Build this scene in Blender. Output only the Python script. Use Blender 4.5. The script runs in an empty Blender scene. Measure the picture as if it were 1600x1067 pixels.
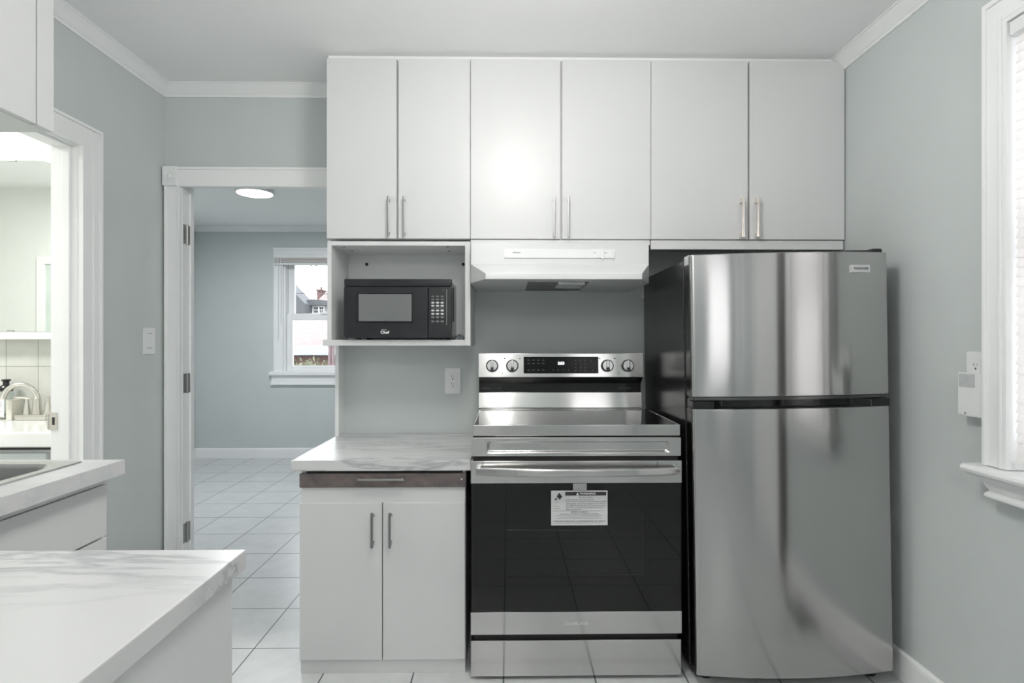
import bpy, bmesh, math, random
from mathutils import Vector, Matrix
random.seed(7)
S = bpy.context.scene
COL = S.collection

# ------------------------------------------------------------------ camera
FPX, HEYE, YAW = 881.0, 1.217, math.radians(0.8)
CX = 794 + FPX * math.tan(YAW)
CY = 533.8
cd = bpy.data.cameras.new('camera')
cam = bpy.data.objects.new('camera', cd)
COL.objects.link(cam)
cam.location = (0, 0, HEYE)
cam.rotation_euler = (math.pi / 2, 0, -YAW)
cd.sensor_width = 36
cd.lens = FPX / 1600 * 36
cd.shift_x = -(CX - 800) / 1600
cd.shift_y = (CY - 533.5) / 1600
cd.clip_start = 0.02
S.camera = cam

# ------------------------------------------------------------------ world, lights, exposure
w = bpy.data.worlds.new('sky'); S.world = w; w.use_nodes = True
bg = w.node_tree.nodes['Background']
bg.inputs[0].default_value = (0.93, 0.96, 1.0, 1)
bg.inputs[1].default_value = 4.5

def area(name, loc, size, power, color=(1, 1, 1), rot=(0, 0, 0), shape='DISK', size_y=None):
    l = bpy.data.lights.new(name, 'AREA'); l.shape = shape; l.size = size
    if size_y: l.size_y = size_y
    l.energy = power; l.color = color
    o = bpy.data.objects.new(name, l); COL.objects.link(o)
    o.location = loc; o.rotation_euler = rot
    return o
def bulb(name, loc, r, power, color):
    l = bpy.data.lights.new(name, 'POINT'); l.shadow_soft_size = r; l.energy = power; l.color = color
    o = bpy.data.objects.new(name, l); COL.objects.link(o); o.location = loc
bulb('kitchen_lamp_light', (0.03, 1.20, 2.24), 0.15, 18.5, (1, 0.985, 0.96))
bulb('rear_fill_light', (-0.1, -1.3, 2.24), 0.15, 19, (1, 0.99, 0.97))  # added fill lamp behind the camera, no such lamp is seen
area('far_room_lamp_light', (-2.0, 4.48, 2.365), 0.26, 21, (0.94, 0.97, 1))
area('bathroom_lamp_light', (-2.75, 1.75, 2.36), 0.35, 22, (1, 0.99, 0.95))

S.view_settings.view_transform = 'Standard'
S.view_settings.look = 'None'
S.view_settings.gamma = 1
S.view_settings.use_curve_mapping = False
S.view_settings.exposure = 0.5
S.cycles.max_bounces = 14
S.cycles.diffuse_bounces = 8
S.cycles.glossy_bounces = 6
S.cycles.transparent_max_bounces = 12
S.cycles.sample_clamp_indirect = 6
S.cycles.use_denoising = True

# ------------------------------------------------------------------ materials
def mat(name, col, rough=0.5, metal=0.0, spec=0.5, **k):
    m = bpy.data.materials.new(name); m.use_nodes = True
    b = m.node_tree.nodes['Principled BSDF']
    b.inputs['Base Color'].default_value = (*col, 1)
    b.inputs['Roughness'].default_value = rough
    b.inputs['Metallic'].default_value = metal
    b.inputs['Specular IOR Level'].default_value = spec
    for n, v in k.items():
        b.inputs[n.replace('_', ' ')].default_value = v
    return m
def nodes(m): return m.node_tree.nodes, m.node_tree.links, m.node_tree.nodes['Principled BSDF']
def ramp(n, stops):
    r = n.new('ShaderNodeValToRGB')
    e = r.color_ramp.elements
    while len(e) < len(stops): e.new(0.5)
    for i, (p, c) in enumerate(stops):
        e[i].position = p; e[i].color = (*c, 1)
    return r
def coords(m, scale=(1, 1, 1), loc=(0, 0, 0)):
    n, l, b = nodes(m)
    tc = n.new('ShaderNodeTexCoord'); mp = n.new('ShaderNodeMapping')
    mp.inputs['Scale'].default_value = scale; mp.inputs['Location'].default_value = loc
    l.new(tc.outputs['Object'], mp.inputs['Vector'])
    return mp.outputs['Vector']
def mottled(name, c1, c2, scale, rough=0.5, bump=0.0, bscale=150, spec=0.5, detail=4, mscale=(1, 1, 1)):
    m = mat(name, c1, rough, 0, spec); n, l, b = nodes(m)
    v = coords(m, mscale)
    t = n.new('ShaderNodeTexNoise'); t.inputs['Scale'].default_value = scale; t.inputs['Detail'].default_value = detail
    l.new(v, t.inputs['Vector'])
    r = ramp(n, [(0.35, c1), (0.65, c2)])
    l.new(t.outputs['Fac'], r.inputs['Fac']); l.new(r.outputs['Color'], b.inputs['Base Color'])
    if bump:
        t2 = n.new('ShaderNodeTexNoise'); t2.inputs['Scale'].default_value = bscale
        l.new(v, t2.inputs['Vector'])
        bp = n.new('ShaderNodeBump'); bp.inputs['Strength'].default_value = bump; bp.inputs['Distance'].default_value = 0.002
        l.new(t2.outputs['Fac'], bp.inputs['Height']); l.new(bp.outputs['Normal'], b.inputs['Normal'])
    return m

M = {}
M['wall'] = mottled('wall_paint', (0.568, 0.604, 0.597), (0.588, 0.624, 0.617), 3, 0.5, 0.12, 220, 0.4)
M['ceiling'] = mottled('ceiling_paint', (0.91, 0.91, 0.91), (0.93, 0.93, 0.93), 2, 0.7, 0.08, 180, 0.3)
M['trim'] = mottled('trim_gloss_white', (0.85, 0.855, 0.855), (0.87, 0.875, 0.875), 4, 0.3)
M['cabinet'] = mottled('cabinet_white', (0.655, 0.66, 0.658), (0.675, 0.68, 0.678), 2, 0.36, 0.02, 500)
M['cabinet_in'] = mottled('cabinet_interior', (0.66, 0.67, 0.67), (0.69, 0.70, 0.70), 5, 0.5)
M['hood'] = mottled('hood_enamel', (0.66, 0.67, 0.67), (0.68, 0.69, 0.69), 3, 0.25)
M['shadowgap'] = mottled('gap_shadow_black', (0.02, 0.02, 0.02), (0.03, 0.03, 0.03), 10, 0.8)  # near-black puts shadow into gaps and holes; also the black oven frame
M['black_plastic'] = mottled('black_plastic', (0.012, 0.013, 0.014), (0.016, 0.017, 0.018), 20, 0.3)
M['black_glossy'] = mottled('black_glossy', (0.008, 0.008, 0.009), (0.011, 0.011, 0.012), 8, 0.08)
M['black_glass'] = mottled('black_glass', (0.006, 0.006, 0.007), (0.008, 0.008, 0.009), 3, 0.03, 0, 1, 0.85)
M['fridge_side'] = mottled('fridge_side_black', (0.016, 0.016, 0.017), (0.02, 0.02, 0.021), 30, 0.22, 0.06, 350, 0.6)
M['white_plastic'] = mottled('white_plastic', (0.78, 0.79, 0.79), (0.80, 0.81, 0.81), 10, 0.3)
M['grey_lens'] = mottled('grey_lens', (0.50, 0.52, 0.52), (0.55, 0.57, 0.57), 60, 0.25)
M['pewter'] = mat('pewter_handle', (0.34, 0.34, 0.34), 0.32, 1)
M['nickel'] = mat('brushed_nickel', (0.62, 0.60, 0.56), 0.25, 1)
M['rose_steel'] = mat('polished_handle', (0.80, 0.74, 0.69), 0.15, 1)
M['chrome'] = mat('chrome', (0.48, 0.48, 0.475), 0.22, 1)
M['sink_steel'] = mottled('sink_steel', (0.55, 0.55, 0.54), (0.60, 0.60, 0.59), 30, 0.3); nodes(M['sink_steel'])[2].inputs['Metallic'].default_value = 1
M['badge'] = mat('badge_silver', (0.72, 0.72, 0.72), 0.35, 0.6)
M['ink'] = mat('print_ink', (0.03, 0.03, 0.03), 0.5)
M['ink_grey'] = mat('print_grey', (0.25, 0.25, 0.26), 0.5)
M['ink_faint'] = mat('print_faint', (0.07, 0.07, 0.07), 0.5)
M['burner_print'] = mat('burner_print', (0.022, 0.022, 0.022), 0.08)
M['ink_white'] = mat('print_white', (0.85, 0.85, 0.85), 0.5)
M['button'] = mottled('button_grey', (0.62, 0.62, 0.62), (0.68, 0.68, 0.68), 40, 0.5)
M['button_dim'] = mottled('button_dim', (0.12, 0.12, 0.12), (0.16, 0.16, 0.16), 40, 0.5)
M['paper'] = mottled('label_paper', (0.62, 0.62, 0.62), (0.66, 0.66, 0.66), 20, 0.45)
M['tape'] = mottled('grey_tape', (0.30, 0.30, 0.30), (0.36, 0.36, 0.36), 60, 0.4)
M['mirror'] = mat('mirror_silver', (0.90, 0.92, 0.91), 0.01, 1)
M['porcelain'] = mottled('porcelain', (0.84, 0.84, 0.83), (0.86, 0.86, 0.85), 2, 0.12)
M['vanity'] = mottled('vanity_grey', (0.52, 0.55, 0.55), (0.55, 0.58, 0.58), 3, 0.4)
M['beige'] = mottled('beige_card', (0.62, 0.60, 0.54), (0.66, 0.64, 0.58), 12, 0.5)
M['hinge'] = mat('hinge_steel', (0.42, 0.42, 0.41), 0.35, 1)
M['bath_wall'] = mottled('bathroom_paint', (0.80, 0.81, 0.785), (0.83, 0.84, 0.815), 3, 0.5)
M['filter'] = mottled('mesh_filter', (0.10, 0.105, 0.10), (0.20, 0.205, 0.20), 260, 0.5)
M['lens'] = mottled('lamp_lens', (0.50, 0.51, 0.51), (0.55, 0.56, 0.56), 20, 0.35)

def brushed(name, base, rough, aniso):
    m = mat(name, base, rough, 1); n, l, b = nodes(m)
    b.inputs['Anisotropic'].default_value = aniso
    tg = n.new('ShaderNodeTangent'); tg.direction_type = 'RADIAL'; tg.axis = 'X'
    l.new(tg.outputs['Tangent'], b.inputs['Tangent'])
    v = coords(m, (3, 40, 900))
    t = n.new('ShaderNodeTexNoise'); t.inputs['Scale'].default_value = 1; t.inputs['Detail'].default_value = 3
    l.new(v, t.inputs['Vector'])
    mr = n.new('ShaderNodeMapRange')
    mr.inputs['To Min'].default_value = rough - 0.02; mr.inputs['To Max'].default_value = rough + 0.03
    l.new(t.outputs['Fac'], mr.inputs['Value']); l.new(mr.outputs['Result'], b.inputs['Roughness'])
    return m
M['steel'] = brushed('brushed_stainless', (0.49, 0.485, 0.48), 0.135, 0.92)
M['range_steel'] = brushed('range_stainless', (0.56, 0.555, 0.545), 0.13, 0.95)
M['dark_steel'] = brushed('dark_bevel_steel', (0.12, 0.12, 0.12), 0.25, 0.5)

# brown stone-look drawer laminate
m = M['brown'] = mat('brown_stone_laminate', (0.1, 0.08, 0.075), 0.4); n, l, b = nodes(m)
v = coords(m, (1, 1, 2)); t = n.new('ShaderNodeTexNoise'); t.inputs['Scale'].default_value = 14; t.inputs['Detail'].default_value = 9; t.inputs['Roughness'].default_value = 0.7
l.new(v, t.inputs['Vector'])
r = ramp(n, [(0.28, (0.05, 0.047, 0.047)), (0.45, (0.115, 0.10, 0.098)), (0.58, (0.155, 0.125, 0.117)), (0.75, (0.23, 0.21, 0.205))])
l.new(t.outputs['Fac'], r.inputs['Fac']); l.new(r.outputs['Color'], b.inputs['Base Color'])

# white marble-look laminate, streaks along X
def marble(name, seed, lo):
    m = mat(name, (0.8, 0.8, 0.8), 0.3); n, l, b = nodes(m)
    v = coords(m, (1.3, 7.0, 7.0), (seed, seed * 1.7, 0))
    t = n.new('ShaderNodeTexNoise'); t.inputs['Scale'].default_value = 1.5; t.inputs['Detail'].default_value = 8; t.inputs['Roughness'].default_value = 0.62; t.inputs['Distortion'].default_value = 0.9
    l.new(v, t.inputs['Vector'])
    r = ramp(n, [(0.0, (0.64, 0.64, 0.64)), (0.44, (0.64, 0.64, 0.64)), (0.495, (lo, lo * 1.04, lo * 1.05)), (0.55, (0.61, 0.615, 0.615)), (1, (0.65, 0.65, 0.65))])
    l.new(t.outputs['Fac'], r.inputs['Fac'])
    t2 = n.new('ShaderNodeTexNoise'); t2.inputs['Scale'].default_value = 0.8; t2.inputs['Detail'].default_value = 2
    l.new(v, t2.inputs['Vector'])
    r2 = ramp(n, [(0.38, (0, 0, 0)), (0.56, (1, 1, 1))]); l.new(t2.outputs['Fac'], r2.inputs['Fac'])
    mx = n.new('ShaderNodeMixRGB'); mx.inputs['Color1'].default_value = (0.64, 0.64, 0.64, 1)
    l.new(r2.outputs['Color'], mx.inputs['Fac']); l.new(r.outputs['Color'], mx.inputs['Color2']); l.new(mx.outputs['Color'], b.inputs['Base Color'])
    return m
M['marble'] = marble('marble_laminate', 2.3, .38)
M['marble2'] = marble('marble_laminate_pale', 9.1, .56)

def tiles(name, wx, wy, ox, oy, c1, c2, grout, gsize, rough, rot=None):
    m = mat(name, c1, rough); n, l, b = nodes(m)
    tc = n.new('ShaderNodeTexCoord'); mp = n.new('ShaderNodeMapping')
    if rot: mp.inputs['Rotation'].default_value = rot
    mp.inputs['Location'].default_value = (ox, oy, 0)
    l.new(tc.outputs['Object'], mp.inputs['Vector'])
    br = n.new('ShaderNodeTexBrick'); br.offset = 0; br.squash = 1
    br.inputs['Scale'].default_value = 1; br.inputs['Brick Width'].default_value = wx; br.inputs['Row Height'].default_value = wy
    br.inputs['Mortar Size'].default_value = gsize; br.inputs['Mortar Smooth'].default_value = 0.1; br.inputs['Bias'].default_value = 0
    br.inputs['Color1'].default_value = (0.97, 0.97, 0.97, 1); br.inputs['Color2'].default_value = (1.0, 1.0, 1.0, 1)
    l.new(mp.outputs['Vector'], br.inputs['Vector'])
    t = n.new('ShaderNodeTexNoise'); t.inputs['Scale'].default_value = 9; t.inputs['Detail'].default_value = 6; t.inputs['Roughness'].default_value = 0.65
    l.new(tc.outputs['Object'], t.inputs['Vector'])
    r = ramp(n, [(0.3, c1), (0.7, c2)]); l.new(t.outputs['Fac'], r.inputs['Fac'])
    mu = n.new('ShaderNodeMixRGB'); mu.blend_type = 'MULTIPLY'; mu.inputs['Fac'].default_value = 1
    l.new(r.outputs['Color'], mu.inputs['Color1']); l.new(br.outputs['Color'], mu.inputs['Color2'])
    mx = n.new('ShaderNodeMixRGB'); mx.inputs['Color2'].default_value = (*grout, 1)
    l.new(br.outputs['Fac'], mx.inputs['Fac']); l.new(mu.outputs['Color'], mx.inputs['Color1'])
    l.new(mx.outputs['Color'], b.inputs['Base Color'])
    bp = n.new('ShaderNodeBump'); bp.inputs['Strength'].default_value = 0.4; bp.inputs['Distance'].default_value = 0.002; bp.invert = True
    l.new(br.outputs['Fac'], bp.inputs['Height']); l.new(bp.outputs['Normal'], b.inputs['Normal'])
    return m
M['floor'] = tiles('floor_tile', 0.3303, 0.336, 0.347 - 0.3303 * 0.0, -2.2514 + 0.336 * 0, (0.52, 0.53, 0.535), (0.60, 0.61, 0.615), (0.08, 0.10, 0.105), 0.0028, 0.3)
M['bath_tile'] = tiles('bathroom_wall_tile', 0.15, 0.21, 0.115, -1.0, (0.50, 0.51, 0.47), (0.58, 0.59, 0.55), (0.22, 0.23, 0.21), 0.0013, 0.25, rot=(math.pi / 2, 0, 0))

# glass and light-passing materials
def pane(name, tint, gloss):
    m = bpy.data.materials.new(name); m.use_nodes = True; n = m.node_tree.nodes; l = m.node_tree.links
    n.remove(n['Principled BSDF']); out = n['Material Output']
    tr = n.new('ShaderNodeBsdfTransparent'); tr.inputs[0].default_value = (*tint, 1)
    gl = n.new('ShaderNodeBsdfGlossy'); gl.inputs['Roughness'].default_value = 0.02
    fr = n.new('ShaderNodeFresnel'); fr.inputs['IOR'].default_value = gloss
    mx = n.new('ShaderNodeMixShader'); l.new(fr.outputs[0], mx.inputs[0]); l.new(tr.outputs[0], mx.inputs[1]); l.new(gl.outputs[0], mx.inputs[2])
    l.new(mx.outputs[0], out.inputs[0]); return m
M['pane'] = pane('window_glass', (0.97, 0.98, 0.98), 1.35)
M['oven_glass'] = pane('oven_tinted_glass', (0.44, 0.44, 0.45), 1.52)
M['clear'] = pane('clear_plastic', (0.86, 0.90, 0.90), 1.3)
def translucent(name, col, k):
    m = bpy.data.materials.new(name); m.use_nodes = True; n = m.node_tree.nodes; l = m.node_tree.links
    b = n['Principled BSDF']; out = n['Material Output']; b.inputs['Base Color'].default_value = (*col, 1); b.inputs['Roughness'].default_value = 0.4
    t = n.new('ShaderNodeBsdfTranslucent'); t.inputs[0].default_value = (*col, 1)
    mx = n.new('ShaderNodeMixShader'); mx.inputs[0].default_value = k
    l.new(b.outputs[0], mx.inputs[1]); l.new(t.outputs[0], mx.inputs[2]); l.new(mx.outputs[0], out.inputs[0]); return m
M['sheer'] = translucent('sheer_pane', (0.80, 0.79, 0.78), 0.75)
M['dim_pane'] = translucent('dimmed_pane', (0.66, 0.66, 0.66), 0.6)  # translucent pane that dims the added window behind the camera
M['display_glass'] = mottled('display_glass', (0.004, 0.004, 0.005), (0.006, 0.006, 0.007), 3, 0.12, 0, 1, 0.18)
M['slat'] = translucent('blind_slat', (0.9, 0.88, 0.87), 0.55)
def emit(name, col, s):
    m = mat(name, (0.8, 0.8, 0.8), 0.4); n, l, b = nodes(m)
    b.inputs['Emission Color'].default_value = (*col, 1); b.inputs['Emission Strength'].default_value = s; return m
M['lamp'] = emit('lamp_diffuser', (1, 0.99, 0.97), 3.0)
M['digit'] = emit('clock_digits', (0.9, 0.95, 1), 1.3)

# outdoors
M['roof'] = mottled('brown_shingle', (0.13, 0.10, 0.095), (0.17, 0.135, 0.13), 6, 0.8, mscale=(1, 1, 6))
M['roof_grey'] = mottled('grey_shingle', (0.06, 0.062, 0.068), (0.08, 0.083, 0.09), 6, 0.8, mscale=(1, 1, 6))
M['siding'] = mottled('white_siding', (0.26, 0.26, 0.28), (0.30, 0.30, 0.32), 3, 0.7, mscale=(1, 1, 9))
M['brick'] = mottled('red_brick', (0.10, 0.055, 0.05), (0.14, 0.08, 0.07), 18, 0.8)
M['leaf'] = mottled('leaf_green', (0.05, 0.055, 0.03), (0.16, 0.165, 0.10), 9, 0.7)
M['grass'] = mottled('lawn', (0.06, 0.07, 0.04), (0.10, 0.11, 0.07), 4, 0.9)
M['wire'] = mat('wire_black', (0.05, 0.05, 0.05), 0.6)
M['wood_red'] = mottled('painted_rail', (0.12, 0.08, 0.09), (0.16, 0.11, 0.12), 8, 0.7)

# ------------------------------------------------------------------ mesh helpers
NBOX = [0]
class MB:
    def __init__(s): s.bm = bmesh.new()
    def box(s, x0, x1, y0, y1, z0, z1, bev=0.0, seg=2):
        x0, x1 = sorted((x0, x1)); y0, y1 = sorted((y0, y1)); z0, z1 = sorted((z0, z1))
        NBOX[0] += 1; e = (NBOX[0] % 11) * 4e-5        # hair-thin offsets, so that no two faces lie in one plane
        if min(x1 - x0, y1 - y0, z1 - z0) > 4e-3: x0 -= e; x1 += e; y0 -= e; y1 += e; z0 -= e; z1 += e
        g = bmesh.ops.create_cube(s.bm, size=1)['verts']
        for v in g:
            v.co = Vector(((x0 + x1) / 2 + v.co.x * (x1 - x0), (y0 + y1) / 2 + v.co.y * (y1 - y0), (z0 + z1) / 2 + v.co.z * (z1 - z0)))
        if bev:
            bev = min(bev, 0.45 * min(x1 - x0, y1 - y0, z1 - z0))
            es = list({e for v in g for e in v.link_edges})
            bmesh.ops.bevel(s.bm, geom=es, offset=bev, segments=seg, affect='EDGES', profile=0.5)
        return s
    def prism(s, poly, axis, a, b):
        """poly: 2D points; axis 'x': (y,z); 'y': (x,z); 'z': (x,y)"""
        def P(p, t):
            return {'x': (t, p[0], p[1]), 'y': (p[0], t, p[1]), 'z': (p[0], p[1], t)}[axis]
        A = [s.bm.verts.new(P(p, a)) for p in poly]; B = [s.bm.verts.new(P(p, b)) for p in poly]
        fs = [s.bm.faces.new(A), s.bm.faces.new(B[::-1])]
        k = len(poly)
        for i in range(k): fs.append(s.bm.faces.new((A[i], B[i], B[(i + 1) % k], A[(i + 1) % k])))
        bmesh.ops.recalc_face_normals(s.bm, faces=fs); return s
    def cyl(s, p0, p1, r, seg=20, r2=None):
        return s.tube([p0, p1], r, seg, [r, r if r2 is None else r2])
    def tube(s, pts, r, seg=12, radii=None):
        pts = [Vector(p) for p in pts]; rings = []; fs = []
        up = None
        for i, p in enumerate(pts):
            d = (pts[min(i + 1, len(pts) - 1)] - pts[max(i - 1, 0)]).normalized()
            if up is None:
                up = Vector((0, 0, 1)) if abs(d.z) < 0.9 else Vector((1, 0, 0))
            u = d.cross(up).normalized(); v = u.cross(d).normalized(); up = v
            rr = radii[i] if radii else r
            rings.append([s.bm.verts.new(p + u * rr * math.cos(2 * math.pi * k / seg) + v * rr * math.sin(2 * math.pi * k / seg)) for k in range(seg)])
        for i in range(len(rings) - 1):
            for k in range(seg):
                fs.append(s.bm.faces.new((rings[i][k], rings[i + 1][k], rings[i + 1][(k + 1) % seg], rings[i][(k + 1) % seg])))
        fs.append(s.bm.faces.new(rings[0])); fs.append(s.bm.faces.new(rings[-1]))
        bmesh.ops.recalc_face_normals(s.bm, faces=fs); return s
    def lathe(s, c, prof, seg=24, axis='z'):
        """prof: (r, h) along axis"""
        rings = []; fs = []
        for r, h in prof:
            ring = []
            for k in range(seg):
                a = 2 * math.pi * k / seg; x, y = max(r, 1e-5) * math.cos(a), max(r, 1e-5) * math.sin(a)
                q = {'z': (x, y, h), 'y': (x, h, y), 'x': (h, x, y)}[axis]
                ring.append(s.bm.verts.new(Vector(c) + Vector(q)))
            rings.append(ring)
        for i in range(len(rings) - 1):
            for k in range(seg):
                fs.append(s.bm.faces.new((rings[i][k], rings[i + 1][k], rings[i + 1][(k + 1) % seg], rings[i][(k + 1) % seg])))
        fs.append(s.bm.faces.new(rings[0])); fs.append(s.bm.faces.new(rings[-1]))
        bmesh.ops.recalc_face_normals(s.bm, faces=fs); return s
    def xf(s, mtx):
        bmesh.ops.transform(s.bm, matrix=mtx, verts=s.bm.verts); return s
    def text(s, body, x, y, z, size, depth=0.0006, align='CENTER', width=None, facing='-y', bold=0.0):
        """letters standing on a plane that faces -y (or +x / -x)"""
        cu = bpy.data.curves.new('t', 'FONT'); cu.body = body; cu.size = size; cu.align_x = align; cu.align_y = 'CENTER'
        cu.extrude = depth / 2; cu.resolution_u = 3; cu.offset = bold
        o = bpy.data.objects.new('t', cu); COL.objects.link(o)
        dg = bpy.context.evaluated_depsgraph_get()
        me = bpy.data.meshes.new_from_object(o.evaluated_get(dg))
        bpy.data.objects.remove(o); bpy.data.curves.remove(cu)
        if width:
            xs = [v.co.x for v in me.vertices]; k = width / max(1e-6, max(xs) - min(xs))
            for v in me.vertices: v.co.x *= k
        me.transform(Matrix.Translation((x, y, z)) @ Matrix.Rotation(math.pi / 2, 4, 'X'))
        s.bm.from_mesh(me); bpy.data.meshes.remove(me); return s
    def build(s, name, m, parent=None, loc=None):
        bm = s.bm
        o0 = root_loc(parent) if parent else Vector((0, 0, 0)) if loc is None else Vector(loc)
        if o0.length: bmesh.ops.translate(bm, vec=-o0, verts=bm.verts)
        for e in bm.edges:
            if len(e.link_faces) == 2:
                e.smooth = e.calc_face_angle(0) < math.radians(32)
        for f in bm.faces: f.smooth = True
        me = bpy.data.meshes.new(name); bm.to_mesh(me); bm.free()
        me.materials.append(M[m] if isinstance(m, str) else m)
        o = bpy.data.objects.new(name, me); COL.objects.link(o)
        wn = o.modifiers.new('weighted_normal', 'WEIGHTED_NORMAL'); wn.keep_sharp = True; wn.weight = 60
        if parent: o.parent = parent
        elif loc is not None: o.location = loc
        return o
def root_loc(o):
    while o.parent: o = o.parent
    return Vector(o.location)
def tag(o, label, cat, group=None):
    o['label'] = label; o['category'] = cat
    if group: o['group'] = group
    return o
def thing(name, loc, label, cat, group=None):
    o = bpy.data.objects.new(name, None); COL.objects.link(o); o.location = loc; o.empty_display_size = 0.1
    return tag(o, label, cat, group)
def struct(o):
    o['kind'] = 'structure'; return o
def box(name, m, parent, *a, **k): return MB().box(*a, **k).build(name, m, parent)
def at(px, py, y):
    """the point at depth y seen at a pixel of the 1600 x 1067 photograph (used for measuring the real layout)"""
    d = (px - CX) / FPX
    rx, ry, rz = d * math.cos(YAW) + math.sin(YAW), -d * math.sin(YAW) + math.cos(YAW), -(py - CY) / FPX
    t = y / ry
    return Vector((t * rx, y, HEYE + t * rz))
def ax(px, y): return at(px, 534, y).x
def az(py, y, px=800): return at(px, py, y).z

# ------------------------------------------------------------------ the setting
XL, XR, YB, YREAR, ZC = -1.62, 1.425, 2.68, -2.1, 2.42
FARY, FARX = 5.95, -3.27
TY0, TY1, TZ0, TZ1 = -1.40, -0.95, 0.95, 2.10    # added second right window, unseen, for fill and a band mirrored in the refrigerator
struct(MB().box(-6, 3, -2.3, FARY + 0.15, -0.12, 0).build('floor', 'floor'))
struct(MB().box(-6, 3, -2.3, FARY + 0.15, ZC, ZC + 0.12).build('ceiling', 'ceiling'))
DX0, DX1, DZ2 = -1.5365, -0.79, 1.985     # far doorway
DZ = 1.955
struct(MB().box(-1.74, DX0, YB, 2.76, 0, ZC).box(DX0, DX1, YB, 2.76, DZ2, ZC).box(DX1, 1.6, YB, 2.76, 0, ZC).build('wall_back', 'wall'))
BY0, BY1 = 1.40, 2.14                    # bathroom doorway
struct(MB().box(-1.70, XL, YREAR, BY0, 0, ZC).box(-1.70, XL, BY0, BY1, DZ, ZC).box(-1.70, XL, BY1, YB, 0, ZC).build('wall_left', 'wall'))
WY0, WY1, WZ0, WZ1 = 1.10, 1.556, 0.86, 2.115   # right window
struct(MB().box(XR, XR + 0.16, YREAR, TY0, 0, ZC).box(XR, XR + 0.16, TY1, WY0, 0, ZC).box(XR, XR + 0.16, TY0, TY1, 0, TZ0).box(XR, XR + 0.16, TY0, TY1, TZ1, ZC).box(XR, XR + 0.16, WY1, YB, 0, ZC).box(XR, XR + 0.16, WY0, WY1, 0, WZ0).box(XR, XR + 0.16, WY0, WY1, WZ1, ZC).build('wall_right', 'wall'))
RX0, RX1, RZ0, RZ1 = 0.80, 1.30, 0.85, 2.10
TY0, TY1, TZ0, TZ1 = -1.40, -0.95, 0.95, 2.10    # added second right window, unseen, same opening as above     # window behind the camera
struct(MB().box(-1.74, RX0, YREAR - 0.12, YREAR, 0, ZC).box(RX1, 1.6, YREAR - 0.12, YREAR, 0, ZC).box(RX0, RX1, YREAR - 0.12, YREAR, 0, RZ0).box(RX0, RX1, YREAR - 0.12, YREAR, RZ1, ZC).build('wall_rear', 'wall'))
FW0, FW1, FZ0, FZ1 = at(443, 500, FARY).x, -1.60, 0.905, 2.10
struct(MB().box(FARX - 0.1, FW0, FARY, FARY + 0.14, 0, ZC).box(FW1, 1.6, FARY, FARY + 0.14, 0, ZC).box(FW0, FW1, FARY, FARY + 0.14, 0, FZ0).box(FW0, FW1, FARY, FARY + 0.14, FZ1, ZC).build('wall_far', 'wall'))
struct(MB().box(FARX - 0.1, FARX, 2.76, FARY, 0, ZC).build('wall_far_left', 'wall'))
struct(MB().box(1.5, 1.6, 2.76, FARY, 0, ZC).build('wall_far_right', 'wall'))
struct(MB().box(-4.3, -1.70, 2.70, 2.76, 0, ZC).build('wall_bathroom_back', 'bath_wall'))
struct(MB().box(-4.3, -1.70, 0.80, 0.90, 0, ZC).build('wall_bathroom_front', 'bath_wall'))
struct(MB().box(-4.4, -4.3, 0.80, 2.76, 0, ZC).build('wall_bathroom_left', 'bath_wall'))
struct(MB().box(-1.712, -1.70, 0.9, BY0, 0, ZC).box(-1.712, -1.70, BY0, BY1, DZ, ZC).box(-1.712, -1.70, BY1, 2.70, 0, ZC).build('wall_bathroom_right', 'bath_wall'))
struct(MB().box(-4.3, -1.712, 2.69, 2.70, 0.80, 1.243).build('trim_7', 'bath_tile'))

# crown mouldings
CROWN = [(0, -.052), (.007, -.052), (.010, -.043), (.018, -.038), (.030, -.022), (.042, -.012), (.046, -.006), (.052, -.004), (.052, 0), (0, 0)]
def crown(name, wallpos, axis, a, b, sgn):
    poly = [(wallpos + sgn * d, ZC + h) for d, h in CROWN]
    return struct(MB().prism(poly, axis, a, b).build(name, 'trim'))
crown('trim_1', XL, 'y', YREAR, YB, 1)
crown('trim_2', YB, 'x', XL, ax(512, 2.4), -1)
crown('trim_3', XR, 'y', YREAR, 2.40, -1)
crown('trim_4', YREAR, 'x', XL, XR, 1)
crown('trim_5', FARY, 'x', FARX, 1.5, -1)
crown('trim_6', FARX, 'y', 2.76, FARY, 1)
BASE = [(0, 0), (.015, 0), (.015, .078), (.011, .086), (.011, .094), (.005, .102), (0, .102)]
def baseboard(name, wallpos, axis, a, b, sgn):
    return struct(MB().prism([(wallpos + sgn * d, h) for d, h in BASE], axis, a, b).build(name, 'trim'))
baseboard('baseboard_right', XR, 'y', .93, YB, -1)
baseboard('baseboard_rear', YREAR, 'x', -0.09, XR, 1)
baseboard('baseboard_left', XL, 'y', 2.25, YB, 1)
baseboard('baseboard_far', FARY, 'x', FARX, 1.5, -1)
baseboard('baseboard_far_left', FARX, 'y', 2.76, FARY, 1)

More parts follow.
